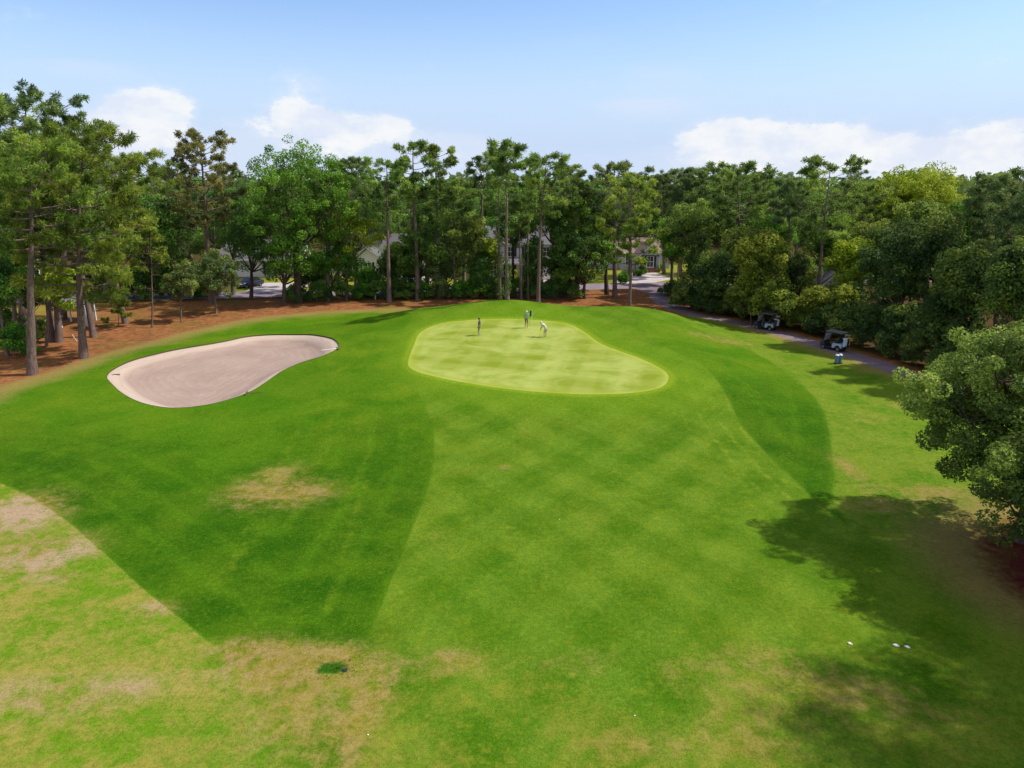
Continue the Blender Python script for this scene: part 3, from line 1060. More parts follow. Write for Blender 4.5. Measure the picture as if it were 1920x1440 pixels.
broad('dark leafy tree filling the space behind the brownish pine on its right', (437, None, 104), (436, 330), 500, 44, mat='dark', lobes=9, clumps=11)
broad('dark leafy tree behind the small grey-green tree on thin stem', (338, None, 103), (330, 352), 560, 62, mat='dark', lobes=11, clumps=11)
broad('dark leafy tree in the gap right of the leaning yellow-green pine', (275, None, 101), (268, 334), 545, 56, mat='dark', lobes=10, clumps=11)
broad('dark leafy tree behind the pine pair at left', (196, None, 99), (190, 330), 535, 62, mat='dark', lobes=10, clumps=11)
broad('dark leafy tree behind the nearest pine at left', (96, None, 97), (92, 340), 520, 62, mat='dark', lobes=10, clumps=11)
broad('dark leafy tree behind the tall pine cut by the left edge', (-14, None, 94), (-8, 345), 505, 60, mat='dark', lobes=10, clumps=11)
# understory behind the straw
for px, Yd, ty, hw, lb in [(205, 101, 488, 28, 'behind the leaning pines at left'), (252, 100, 494, 28, 'behind the crooked young pine, its left'), (300, 102, 490, 30, 'behind the crooked young pine, its right'),
                           (350, 101, 496, 26, 'behind the smaller grey-green tree'), (150, 100, 488, 32, 'behind the straight reddish pine'), (385, 103, 498, 22, 'left of the brownish pine trunk')]:
    broad('dark undergrowth thicket ' + lb, (px, None, Yd), (px, ty), 575, hw, name='thicket', cat='bush', group='thickets behind the left straw', mat='dark', lobes=10, clumps=9, leaf=.22, clump=.6, r0=.05, stems=2)
for px, Yd, ty, hw, lb in [(762, 103, 440, 42, 'dark understory tree left of the airy pine pair'), (836, 105, 432, 42, 'dark understory tree between grey-green and olive trees'), (898, 101, 462, 24, 'dark understory tree left of the porch columns'),
                           (1000, 101, 430, 22, 'dark ivy-hung slender tree before the white house garage'), (690, 103, 500, 20, 'small dark tree at the bare forked pine, near the sunny lawn'), (585, 103, 470, 40, 'dark understory tree behind the pale-trunked tree')]:
    broad(lb, (px, None, Yd), (px, ty), 552, hw, mat='dark', lobes=10, clumps=10, r0=.12, bark='dark')
broad('dark tree whose crown hangs over the two-storey roof', (962, None, 106), (962, 392), 462, 52, mat='dark', lobes=11, r0=.2, bark='dark')
broad('dark tree whose crown hides the brown roof ridge by the cart path', (1180, None, 119), (1178, 372), 455, 46, mat='dark', lobes=10, r0=.2, bark='dark')
# middle pines
pine('slim pine poking up at the right shoulder of the biggest leafy tree', (668, None, 108), (664, 293), 380, 30, mat='pinedark')
pine('faint grey pine left of the slim shoulder pine', (636, None, 112), (636, 300), 370, 32, mat='pinedark', sparse=.85)
pine('pine with bare forked purple trunk above the grey-roofed house', (730, None, 97), (726, 296), 398, 42, mat='pine', deadlimbs=9)
pine('tall pine with airy dark crown, left one of the adjoining pair in the middle', (784, None, 99), (776, 266), 372, 36, mat='pine', deadlimbs=7, sparse=.85)
pine('tall pine with airy dark crown, right one of the adjoining pair in the middle', (822, None, 101), (814, 272), 384, 38, mat='pine', deadlimbs=6, sparse=.9)
pine('shorter pine with pale bare trunk standing out in front of the middle wood', (853, 560), (850, 336), 440, 42, mat='pine', deadlimbs=8, r0=.22)
pine('thin dark pine with sparse tuft left of the flat-topped ivy pine', (905, None, 102), (903, 292), 352, 22, mat='pinedark', sparse=.7)
pine('ivy-clad pine with rounded flat top, tallest in the middle wood', (951, 562), (949, 264), 352, 36, mat='pine', ivy=.82, deadlimbs=6, sparse=.85, r0=.24)
pine('dark-stemmed partner of the tallest ivy-clad pine, directly left of it', (938, None, 97), (932, 280), 350, 26, mat='pine', ivy=.8, deadlimbs=6, sparse=.8, r0=.22)
pine('slim ivy-clad pine with tiny tufted top right of the flat-topped ivy pine', (990, None, 100), (990, 298), 360, 20, mat='pine', ivy=.85, sparse=.7, r0=.2)
pine('thin bare-stemmed pine in front of the white two-storey house', (978, None, 99), (972, 372), 440, 26, mat='pine', r0=.2)
pine('broad-crowned pine with light grey trunk right of the white two-storey house', (1009, None, 95), (1026, 288), 404, 50, mat='pine', deadlimbs=6, r0=.28, bow=-3)
pine('pine just behind the light-trunked broad-crowned pine, crown to its right', (1062, None, 103), (1058, 306), 410, 36, mat='pine')
broad('dark bushy tree at the foot of the bare forked pine', (732, 556), (736, 452), 540, 38, mat='dark', lobes=8, r0=.16, bark='dark', leaf=.27)
broad('tall dark leafy tree under the airy pine pair', (782, 559), (786, 412), 535, 50, mat='dark', lobes=10, clumps=10, r0=.2, bark='dark', leaf=.28)
broad('grey-green leafy tree beside the pale bare-trunked shorter pine, on its left', (822, 558), (822, 428), 540, 36, mat='grey', lobes=8, clumps=8, r0=.16, leaf=.27)
broad('olive leafy tree right of the pale bare-trunked shorter pine', (884, 559), (880, 388), 530, 38, mat='olive', lobes=9, clumps=9, r0=.16, leaf=.27)
broad('yellowish young tree left of the white two-storey house', (916, 558), (914, 438), 515, 30, mat='lime', lobes=7, clumps=8, r0=.12, leaf=.26)
broad('dark tree closing the gap behind the airy pine pair', (800, None, 110), (798, 345), 500, 52, mat='dark', lobes=10)
broad('dark tree closing the gap behind the olive leafy tree', (870, None, 112), (872, 352), 490, 50, mat='dark', lobes=10)
broad('dark tree rising over the roof of the white two-storey house', (960, None, 132), (960, 338), 440, 66, mat='dark', lobes=11)
broad('dark tree behind the bare forked pine', (715, None, 135), (706, 350), 462, 60, mat='dark', lobes=10)
broad('dark round-topped tree right of the light-trunked broad-crowned pine', (1082, None, 104), (1082, 332), 500, 60, mat='dark', lobes=11)
broad('dark tree half hidden behind the light-trunked broad-crowned pine', (1036, None, 108), (1038, 345), 470, 48, mat='dark', lobes=9)
broad('wide dark green tree with short trunk on the straw left of the cart path', (1097, 560), (1096, 416), 545, 66, mat='dark', lobes=13, clumps=11, r0=.24, bark='dark', leaf=.28)
broad('smaller dark tree squeezed against the wide dark green tree on its left', (1052, 558), (1050, 446), 545, 36, mat='dark', lobes=8, leaf=.27, bark='dark')
pine('dark flat-crowned pine on the thick brick-brown trunk beside the slim lit pine', (1153, 558), (1150, 304), 425, 62, mat='pinedark', r0=.36)
pine('slim pine with a long sunlit crown nearest the bend of the cart path', (1180, None, 87.5), (1188, 324), 500, 54, mat='pinelit', r0=.22, clump=.66)
broad('dark bulky tree behind the brick-brown pine trunk', (1138, 552), (1134, 350), 520, 40, mat='dark', lobes=9, bark='dark')
# right wood
pine('small sparse pine standing alone in the sky gap right of the slim lit pine', (1245, None, 128), (1243, 326), 400, 20, mat='pinedark', sparse=.6)
pine('dark far pine, left one of the twin crowns beyond the sky gap', (1276, None, 124), (1276, 318), 400, 32, mat='pinedark')
pine('dark far pine, right one of the twin crowns beyond the sky gap', (1312, None, 124), (1311, 314), 400, 34, mat='pinedark')
pine('big full-crowned pine between the twin far pines and the sparse tall pine', (1390, None, 95), (1386, 306), 425, 60, mat='pine', dens=1.3, clump=.75)
pine('middling dark pine left of the long bare trunk in the right wood', (1452, None, 100), (1452, 340), 430, 40, mat='pinedark')
pine('pine on a long bare dark trunk in the right wood', (1484, None, 88), (1480, 336), 425, 36, mat='pinedark', deadlimbs=7)
pine('tall sparse pine with bare upswept limbs above the carts, sky showing through its top', (1527, None, 82), (1556, 296), 450, 62, mat='pine', sparse=.62, dens=1.1, deadlimbs=8, r0=.26)
pine('pine directly right of the tall sparse pine, lower and fuller', (1618, None, 98), (1612, 344), 450, 46, mat='pine')
broad('leafy yellow-green tree behind the dark vine-covered cone, left side of the right wood', (1300, None, 101), (1300, 372), 480, 56, mat='olive', lobes=11)
broad('dark tree between the full-crowned pine and the leafy yellow-green tree', (1352, None, 104), (1350, 350), 480, 42, mat='dark', lobes=9)
broad('low olive tree under the full-crowned pine', (1392, None, 92), (1390, 420), 520, 40, mat='olive', lobes=9)
broad('light green young tree beside the driveway of the shuttered house', (1272, None, 114), (1270, 432), 500, 28, mat='lime', lobes=7, r0=.12)
broad('dark vine-covered cone of a tree at the bend of the cart path', (1320, 567), (1314, 430), 565, 42, mat='vine', lobes=12, shape='cone', leaf=.24)
broad('vine-draped tree right of the dark vine-covered cone', (1354, None, 89), (1352, 462), 572, 46, mat='vine', lobes=12, leaf=.26)
broad('vine-draped tree with a glowing yellow-green top left of the long bare trunk', (1432, None, 82), (1432, 414), 560, 54, mat='vinelit', lobes=14, clumps=11, leaf=.27)
broad('dark leafy tree filling the gap under the tall sparse pine', (1500, None, 84), (1496, 470), 570, 46, mat='vine', lobes=10)
broad('huge round yellow-green crown highest in the right wood', (1728, None, 104), (1728, 306), 430, 94, mat='lime', lobes=18, clumps=16, clump=1.0, gap=.1)
broad('bright yellow leafy tree right of the tall sparse pine, below the treetops', (1606, None, 80), (1606, 438), 560, 44, mat='lime', lobes=10)
broad('dim olive tree directly behind the bright yellow leafy tree', (1648, None, 90), (1648, 400), 520, 44, mat='olive', lobes=9)
broad('dark broad tree beneath the huge round yellow-green crown, its left half', (1690, None, 70), (1690, 388), 600, 66, mat='vine', lobes=13, clumps=11)
broad('dark broad tree beneath the huge round yellow-green crown, its right half', (1770, None, 68), (1770, 372), 610, 68, mat='vine', lobes=13, clumps=11)
broad('dull olive tree between the two dark broad trees of the right wood', (1734, None, 78), (1736, 352), 520, 50, mat='olive', lobes=11)
pine('dark pine standing near the right edge with a double-tufted top', (1868, None, 68), (1872, 326), 500, 58, mat='pinedark', dens=1.2)
pine('dark pine cut by the right edge of the picture', (1936, None, 60), (1930, 322), 520, 66, mat='pinedark', dens=1.2)
pine('pale-needled pine peeping between the two dark pines at the right edge', (1905, None, 78), (1904, 350), 480, 46, mat='pine')
broad('olive tree glowing low between dark pines at the right edge', (1880, None, 62), (1876, 460), 600, 50, mat='olive', lobes=11)
broad('dark tree behind the near oak, against the right edge', (1935, None, 54), (1930, 430), 640, 60, mat='vine', lobes=12)
broad('dark tree left of the near oak, reaching down to the path', (1820, None, 60), (1822, 440), 640, 58, mat='vine', lobes=12)

broad('fresh green tree rising between the long bare trunk and the full-crowned pine', (1456, None, 91), (1452, 392), 520, 46, mat='oak', lobes=11)
broad('fresh green tree just right of the tall sparse pine, behind the bright yellow tree', (1576, None, 93), (1574, 388), 520, 44, mat='oak', lobes=11)
broad('tall yellow-green tree left of the huge round crown, near the top of the right wood', (1655, None, 101), (1655, 346), 480, 44, mat='lime', lobes=11)
broad('tall green tree right of the huge round crown, before the dark edge pines', (1832, None, 82), (1832, 344), 520, 52, mat='oak', lobes=12)
broad('green tree directly right of the shuttered house, left end of the right wood', (1258, None, 108), (1262, 396), 500, 34, mat='oak', lobes=9)

# shrubs and vines that wall in the cart path
wall_ = [(1296, 580, 528, 30, 'vine', 'dark shrub at the foot of the vine-covered cone'),
         (1340, 588, 530, 36, 'vine', 'dark shrub where the path leaves the bend'),
         (1384, 592, 535, 38, 'vine', 'dark shrub a little left of the farther cart'),
         (1428, 594, 540, 38, 'vine', 'dark shrub right behind the farther cart'),
         (1470, 606, 546, 36, 'vinelit', 'sunlit olive shrub between the two carts, left one'),
         (1512, 618, 552, 38, 'vinelit', 'sunlit olive shrub between the two carts, right one'),
         (1560, 630, 572, 40, 'vine', 'dark shrub right behind the nearer cart'),
         (1606, 644, 560, 42, 'vine', 'dark shrub just right of the nearer cart'),
         (1654, 656, 556, 46, 'vine', 'dark vine mound beside the path beyond the nearer cart'),
         (1704, 672, 560, 48, 'vine', 'dark vine mound beside the path, midway to the oak'),
         (1756, 690, 570, 50, 'vine', 'dark vine mound beside the path next to the oak'),
         (1812, 706, 590, 50, 'vine', 'dark vine mound whose foot the oak crown covers')]
for px, py, ty, hw, mt, lb in wall_:
    broad(lb, (px, py), (px, ty), py - 4, hw, name='vine_shrub', cat='shrub', group='vine shrubs walling the cart path', mat=mt, lobes=11, clumps=10, leaf=.22, clump=.62, r0=.06, stems=2)
back_ = [(1408, 76, 500, 40, 'sunny low bush above the farther cart'), (1455, 73, 520, 40, 'sunny low bush up behind the gap between carts'),
         (1540, 72, 535, 44, 'sunny low bush under the tall sparse pine'), (1590, 70, 530, 40, 'half-lit bush below the bright yellow leafy tree')]
for px, Yd, ty, hw, lb in back_:
    broad(lb, (px, None, Yd + 6), (px, ty), 590, hw, name='bush', cat='bush', group='bushes behind the path shrubs', mat='vinelit', lobes=9, clumps=9, leaf=.24, clump=.7, r0=.06, stems=2)
# undergrowth along the middle wood
low_ = [(556, 566, 24, 'dark'), (598, 565, 24, 'dark'), (640, 562, 26, 'dark'), (678, 561, 24, 'oak'), (712, 561, 26, 'dark'), (750, 561, 24, 'dark'),
        (790, 561, 24, 'oak'), (828, 560, 26, 'grey'), (866, 560, 26, 'oak'), (900, 559, 28, 'oak'), (932, 558, 30, 'dark'), (966, 558, 28, 'oak'),
        (1000, 558, 28, 'dark'), (1034, 558, 30, 'dark'), (1066, 560, 26, 'dark')]
names_ = ['below the biggest leafy tree', 'right of the pale-trunked tree', 'below the yellow-green reaching tree', 'before the sunny house lawn', 'at the foot of the bare forked pine',
          'left of the tall dark leafy tree', 'under the airy pine pair', 'under the grey-green leafy tree', 'at the foot of the pale bare-trunked pine',
          'under the olive leafy tree', 'left of the ivy-clad pine', 'right of the ivy-clad pine', 'at the foot of the light-trunked pine',
          'behind the crest of the mound', 'beside the wide dark green tree']
for k, (px, py, hw, mt) in enumerate(low_):
    broad('low ' + ('green' if mt != 'dark' else 'dark') + ' undergrowth bush ' + names_[k], (px, py), (px, py - 34 - (k * 7) % 9), py - 3, hw, name='bush', cat='bush',
          group='undergrowth bushes along the straw', mat=mt, lobes=9, clumps=7, leaf=.2, clump=.5, r0=.04, stems=2)
# clipped bushes by the shuttered house
for px, py, ty, hw, mt, lb in [(1262, 554, 528, 26, 'vine', 'clipped rounded hedge bush at the path entrance'), (1205, 513, 496, 6, 'dark', 'dark ball bush left of the shuttered window'),
                               (1231, 510, 493, 6, 'dark', 'dark ball bush right of the shuttered window'), (1240, 507, 492, 5, 'lime', 'light ball bush at the corner of the shuttered house'),
                               (1196, 517, 508, 9, 'dark', 'low spreading bush before the shuttered house'), (1168, 532, 510, 11, 'oak', 'green bush between road and brick-brown pine')]:
    broad(lb, (px, py), (px, ty), py - 1, hw, name='clipped_bush', cat='bush', mat=mt, lobes=9, clumps=8, leaf=.16, clump=.4 if hw < 20 else .6, r0=.04, gap=0)
for px, Yd, ty, hw, lb in [(660, 119, 512, 16, 'yellow flower bush on the lawn, left of the pair'), (690, 119, 512, 14, 'yellow flower bush on the lawn, right of the pair'),
                           (963, 117, 503, 8, 'small yellow bush before the white two-storey house')]:
    broad(lb, (px, None, Yd), (px, ty), 531, hw, name='flower_bush', cat='bush', mat='lime', lobes=6, clumps=7, leaf=.18, clump=.4, r0=.03, gap=0)

# the near oak and its neighbour, right of the fairway
place_tree('oak_tree', 'near round olive-green oak overhanging the fairway edge at right', broad_meshes(901, 10.3, 1.7, 5.1, (-.3, .4), mat='olive', lobes=22, clumps=26, leaf=.135, nleaf=230,
           clump=.60, r0=.3, gap=.10, bark='dark'), (23.6, 29.6, float(hgt(23.6, 29.6))))
place_tree('oak_tree', 'lower oak in front of the round olive-green oak, cut by the right edge', broad_meshes(902, 8.0, .9, 3.5, (-.4, .4), mat='olive', lobes=14, clumps=22, leaf=.13, nleaf=190,
           clump=.55, r0=.2, gap=.08, bark='dark'), (22.0, 24.2, float(hgt(22.0, 24.2))))
# trees that stand right of the picture and shade its lower right corner
shade = broad_meshes(911, 15.5, 4.0, 5.6, mat='oak', lobes=18, clumps=20, r0=.4, gap=.2, leaf=.19, nleaf=120, clump=.9)
SH = [(26.0, 18.2, 1.15, 0.0), (28.5, 10.0, 1.12, 2.0), (33, 24, 1.15, 4.0)]
for k, (x, y, s, rz) in enumerate(SH):
    place_tree('shade_tree', 'leafy tree right of the picture shading the near grass', shade, (x, y, float(hgt(x, y))), 'trees shading the near grass', rz, sc=s)


def copy_tree(o):
    c = o.copy()
    COL.objects.link(c)
    for ch in list(o.children):
        d = ch.copy()
        COL.objects.link(d)
        d.parent = c
    return c


# deeper rows of wood behind everything
gw = random.Random(5)
proto = [place_tree('pine_tree', 'tall pine deep in the wood behind the houses', pine_meshes(921 + k, 21, 12, 3.4, mat='pinedark', blades=34, bw=.05), (0, 0, 0), 'pines deep in the wood behind the houses') for k in range(3)]
proto2 = [place_tree('broadleaf_tree', 'leafy tree deep in the wood behind the houses', broad_meshes(931 + k, 17, 3.0, 5.2, mat='dark', lobes=12, nleaf=55, leaf=.42, clump=1.1), (0, 0, 0), 'leafy trees deep in the wood behind the houses') for k in range(3)]
first = {id(p): True for p in proto + proto2}


def filler(p, x, y, s, rz):
    o = p if first[id(p)] else copy_tree(p)
    first[id(p)] = False
    o.location = (x, y, 0)
    o.scale = (s, s, s)
    o.rotation_euler = (0, 0, rz)


for k in range(46):
    x = -118 + k * 5.4 + gw.uniform(-2, 2)
    y = 143 + gw.uniform(-6, 14)
    s = gw.uniform(.88, 1.0)
    if k % 2 == 0:
        filler(proto[gw.randrange(3)], x, y, s * .86, gw.uniform(0, 6))
    else:
        filler(proto2[gw.randrange(3)], x, y, s * 1.0, gw.uniform(0, 6))
for (x, y) in [(-88, 92), (-80, 101), (-72, 108), (-95, 108), (-66, 118), (-84, 122), (56, 104), (64, 92), (72, 104), (60, 116), (76, 88), (48, 112), (66, 78), (58, 66), (44, 122), (78, 70), (-58, 126), (38, 128)]:
    filler((proto2 if gw.random() < .75 else proto)[gw.randrange(3)], x, y, gw.uniform(.80, .92), gw.uniform(0, 6))
# the far wood on the horizon, one mass
gf = np.random.default_rng(77)
FLv = Leaves(gf)
for k in range(700):
    a = gf.uniform(-1.0, 1.0)
    d = gf.uniform(190, 420)
    x, y = d * math.sin(a), d * math.cos(a)
    hh = gf.uniform(12, 19) + (d - 200) * .012
    FLv.leaves(np.array([x, y, hh * .72]), 6.5, 60, 2.2, gf.uniform(.2, .7))
    FLv.leaves(np.array([x, y, hh * .3]), 7.0, 30, 2.6, gf.uniform(.1, .5))
link('distant_woods', FLv.mesh('distant_woods', LEAF['dark']), kind='stuff')

# ------------------------------------------------------------------ houses
def siding(name, col, step=.18):
    m, b, out = new_mat(name)
    o = b.node('ShaderNodeTexCoord').outputs['Object']
    sx = b.node('ShaderNodeSeparateXYZ')
    b.put(sx.inputs[0], o)
    fr = b.m('FRACT', b.m('DIVIDE', sx.outputs[2], step))
    n = b.noise(o, 2, 4)
    c = b.mix(b.m('MULTIPLY', n, .25), col, tuple(x * .75 for x in col[:3]) + (1,))
    principled(b, out, c, .6, fr, .6, .03)
    return m


M_WHITE = siding('white_siding', c4(.72, .71, .72))
M_GREYS = siding('grey_siding', c4(.46, .47, .52))
M_BLUES = siding('pale_blue_siding', c4(.42, .48, .55))
M_TRIM = simple_mat('white_trim', c4(.8, .79, .78), .5, .06, 3)
M_BRICK = simple_mat('red_brick', c4(.22, .09, .07), .9, .4, 9)
M_PINK = simple_mat('tan_brick', c4(.42, .30, .26), .9, .3, 9)


def shingle(name, col):
    m, b, out = new_mat(name)
    o = b.node('ShaderNodeTexCoord').outputs['Object']
    n = b.noise(o, 5, 4, .7)
    n2 = b.noise(b.mapping(o, (1, 6, 6)), 3, 2)
    principled(b, out, b.mix(b.m('ADD', b.m('MULTIPLY', n, .5), b.m('MULTIPLY', n2, .5)), tuple(x * .6 for x in col[:3]) + (1,), tuple(x * 1.3 for x in col[:3]) + (1,)), .95, n2, .4, .03, spec=.1)
    return m


M_ROOFG = shingle('grey_shingles', c4(.13, .125, .14))
M_ROOFB = shingle('brown_shingles', c4(.24, .17, .15))
M_SHUT = simple_mat('dark_shutters', c4(.03, .035, .06), .5, .1)
M_GLASS, gb, go = new_mat('window_glass')
gp = principled(gb, go, c4(.04, .05, .06), .08, spec=.6)
M_DOOR = simple_mat('blue_door', c4(.05, .10, .16), .4, .1)


def window(parent, x, z, w, h, y, shutters=True):
    f = bm_obj('window', lambda bm: (bm_box(bm, (x, y - .03, z + h / 2 + .04), (w + .16, .08, .10)), bm_box(bm, (x, y - .03, z - h / 2 - .05), (w + .2, .12, .10)),
                                     bm_box(bm, (x - w / 2 - .04, y - .03, z), (.10, .08, h)), bm_box(bm, (x + w / 2 + .04, y - .03, z), (.10, .08, h)),
                                     bm_box(bm, (x, y - .02, z), (w, .06, .06)), bm_box(bm, (x, y - .018, z), (.04, .05, h))), M_TRIM, parent)
    bm_obj('pane', lambda bm: bm_box(bm, (x, y + .02, z), (w + .02, .04, h + .02)), M_GLASS, f)
    if shutters:
        for s in (-1, 1):
            bm_obj('shutter', lambda bm: [bm_box(bm, (x + s * (w / 2 + .30), y - .02, z), (.38, .06, h + .1))] +
                   [bm_box(bm, (x + s * (w / 2 + .30), y - .055, z - h / 2 + .12 + k * .16), (.30, .02, .05)) for k in range(int(h / .16))], M_SHUT, parent)


def gable_roof(parent, x0, x1, y0, y1, ze, zr, mat, along='Y', over=.4, trim=True):
    th = .14
    if along == 'Y':
        xm = (x0 + x1) / 2
        sl = (zr - ze) / (xm - x0)
        prof = [(x0 - over, ze - over * sl), (xm, zr), (x1 + over, ze - over * sl), (x1 + over, ze - over * sl + th), (xm, zr + th), (x0 - over, ze - over * sl + th)]
        r_ = bm_obj('roof', lambda bm: bm_prism(bm, prof, y0 - over, y1 + over), mat, parent)
        if trim:
            p2 = [(a, b_ - .02) for a, b_ in prof]
            bm_obj('fascia', lambda bm: bm_prism(bm, [(a, b_ - .10) for a, b_ in prof[:3]] + [(a, b_ + .06) for a, b_ in prof[:3]][::-1], y0 - over - .06, y0 - over - .005), M_TRIM, r_)
    else:
        ym = (y0 + y1) / 2
        sl = (zr - ze) / (ym - y0)
        prof = [(y0 - over, ze - over * sl), (ym, zr), (y1 + over, ze - over * sl), (y1 + over, ze - over * sl + th), (ym, zr + th), (y0 - over, ze - over * sl + th)]
        r_ = bm_obj('roof', lambda bm: bm_prism(bm, prof, x0 - over, x1 + over, 'X'), mat, parent)
        if trim:
            bm_obj('fascia', lambda bm: bm_box(bm, ((x0 + x1) / 2, y0 - over - .03, ze - over * sl + .03), (x1 - x0 + 2 * over, .05, .2)), M_TRIM, r_)
    return r_


def gable_wall(bm, x0, x1, y0, y1, ze, zr, along='Y'):
    if along == 'Y':
        bm_prism(bm, [(x0, 0), (x1, 0), (x1, ze), ((x0 + x1) / 2, zr), (x0, ze)], y0, y1)
    else:
        bm_prism(bm, [(y0, 0), (y1, 0), (y1, ze), ((y0 + y1) / 2, zr), (y0, ze)], x0, x1, 'X')


# house with shutters at the end of the path
ax_, ay_, az_ = at_depth(1217, 509, 131)
hA = thing('house', 'white gabled house with dark shuttered window beyond the cart path bend', 'house', (ax_, ay_, 0))
bm_obj('wall', lambda bm: (gable_wall(bm, -1.9, 1.9, 0, 6, 3.0, 4.9), bm_prism(bm, [(6.0, 0), (14.0, 0), (14.0, 3.2), (10.0, 5.4), (6.0, 3.2)], -12, 5, 'X'), bm_box(bm, (-3.4, 4.6, 1.5), (2.8, 2.6, 3.0))), M_GREYS, hA)
bm_obj('brick_base', lambda bm: bm_box(bm, (0, -.08, .4), (3.84, .2, .8)), M_BRICK, hA)
gable_roof(hA, -1.9, 1.9, 0, 8.5, 3.0, 4.9, M_ROOFB)
gable_roof(hA, -12, 5, 6, 14, 3.2, 5.4, M_ROOFB, 'X')
window(hA, .1, 1.95, 1.15, 1.9, -.02)
window(hA, -3.4, 1.7, .9, 1.4, 3.3 - .02, False)
bm_obj('eave_band', lambda bm: bm_box(bm, (0, -.05, 3.02), (3.5, .12, .16)), M_SHUT, hA)
for s in (-1, 1):
    bm_obj('corner_board', lambda bm: bm_box(bm, (s * 1.84, -.02, 1.5), (.16, .1, 3.0)), M_TRIM, hA)
window(hA, -8.5, 1.8, 1.0, 1.5, 5.98)

# two-storey white house
bx_, by_, _ = at_depth(975, 520, 121)
hB = thing('house', 'white two-storey house with porch columns behind the ivy-clad pines', 'house', (bx_, by_, 0))
bm_obj('wall', lambda bm: bm_prism(bm, [(0, 0), (9, 0), (9, 6.2), (4.5, 8.6), (0, 6.2)], -5.6, 5.6, 'X'), M_WHITE, hB)
gable_roof(hB, -5.6, 5.6, 0, 9, 6.2, 8.6, M_ROOFG, 'X')
pr = bm_obj('porch_roof', lambda bm: bm_prism(bm, [(-2.4, 2.95), (.1, 3.5), (.1, 3.75), (-2.5, 3.15)], -5.8, 3.2, 'X'), M_ROOFG, hB)
bm_obj('fascia', lambda bm: bm_box(bm, (-1.3, -2.5, 3.02), (9.0, .08, .28)), M_TRIM, pr)
for xx in (-5.5, -3.4, .1, 3.0):
    bm_obj('porch_column', lambda bm: (bm_cyl(bm, (xx, -2.2, .3), (xx, -2.2, 2.95), .13, .11, 12), bm_box(bm, (xx, -2.2, .22), (.36, .36, .2))), M_TRIM, hB)
bm_obj('porch_floor', lambda bm: bm_box(bm, (-1.3, -1.2, .1), (9.0, 2.5, .25)), M_PINK, hB)
for xx in (-4.4, -1.6, 1.3, 4.4):
    window(hB, xx, 4.7, 1.0, 1.5, -.02)
window(hB, -1.7, 1.6, 1.1, 1.7, -.02)
window(hB, -4.5, 1.6, 1.0, 1.7, -.02)
dB = bm_obj('door', lambda bm: bm_box(bm, (.9, -.05, 1.35), (1.0, .08, 2.1)), M_DOOR, hB)
bm_obj('handle', lambda bm: bm_ball(bm, (1.28, -.13, 1.3), .05), M_TRIM, dB)
bm_obj('garage_door', lambda bm: [bm_box(bm, (4.3, -.04, 1.3 + (k - 1.5) * .58), (2.2, .07, .56)) for k in range(4)], M_TRIM, hB)

# grey-roofed house
gx_, gy_, _ = at_depth(690, 520, 126)
hC = thing('house', 'grey-roofed house with a white gable trim behind the sunny lawn', 'house', (gx_, gy_, 0))
bm_obj('wall', lambda bm: (gable_wall(bm, -2.9, 2.9, 0, 7, 2.9, 4.7), bm_prism(bm, [(3, 0), (12, 0), (12, 3.0), (7.5, 6.6), (3, 3.0)], -8, 10, 'X')), M_WHITE, hC)
gable_roof(hC, -2.9, 2.9, 0, 8, 3.0, 4.95, M_ROOFG)
gable_roof(hC, -8, 10, 3, 12, 3.1, 6.7, M_ROOFG, 'X')
window(hC, 0, 1.6, 1.5, 1.5, -.02, True)
window(hC, -5.5, 1.6, 1.1, 1.5, 2.98)
bm_obj('garage_door', lambda bm: [bm_box(bm, (6.8, 2.93, 1.2 + (k - 1.5) * .56), (4.4, .1, .54)) for k in range(4)], M_TRIM, hC)

# white house behind the parked car
dx_, dy_, _ = at_depth(470, 530, 124)
hD = thing('house', 'white house wall glimpsed behind the parked car and dark tree', 'house', (dx_, dy_, 0))
bm_obj('wall', lambda bm: bm_prism(bm, [(0, 0), (8, 0), (8, 3.2), (4, 6.0), (0, 3.2)], -5, 9, 'X'), M_WHITE, hD)
gable_roof(hD, -5, 9, 0, 8, 3.2, 6.0, M_ROOFG, 'X')
window(hD, 3.6, 1.7, 1.2, 1.5, -.02)
bm_obj('garage_door', lambda bm: [bm_box(bm, (-2.0, -.05, 1.2 + (k - 1.5) * .56), (4.6, .08, .54)) for k in range(4)], M_TRIM, hD)
# pale house at the left edge
ex_, ey_, _ = at_depth(-26, 545, 103)
hE = thing('house', 'pale house wall showing through leaves at the left edge', 'house', (ex_, ey_, 0))
bm_obj('wall', lambda bm: gable_wall(bm, -3.5, 3.0, 0, 8, 4.6, 7.2), M_WHITE, hE)
gable_roof(hE, -3.5, 3.0, 0, 8, 4.6, 7.2, M_ROOFG)
window(hE, .9, 3.2, 1.0, 1.4, -.02)
window(hE, -1.6, 1.4, 1.0, 1.4, -.02)
# blue gable in the right wood
fx_, fy_, _ = at_depth(1569, 560, 96)
hF = thing('house', 'pale blue gable end peeping between the sparse pine and yellow tree', 'house', (fx_, fy_, 0))
bm_obj('wall', lambda bm: gable_wall(bm, -2.4, 2.4, 0, 6, 2.6, 4.6), M_BLUES, hF)
gable_roof(hF, -2.4, 2.4, 0, 6, 2.6, 4.6, M_ROOFG)
window(hF, 0, 1.5, .9, 1.2, -.02, False)

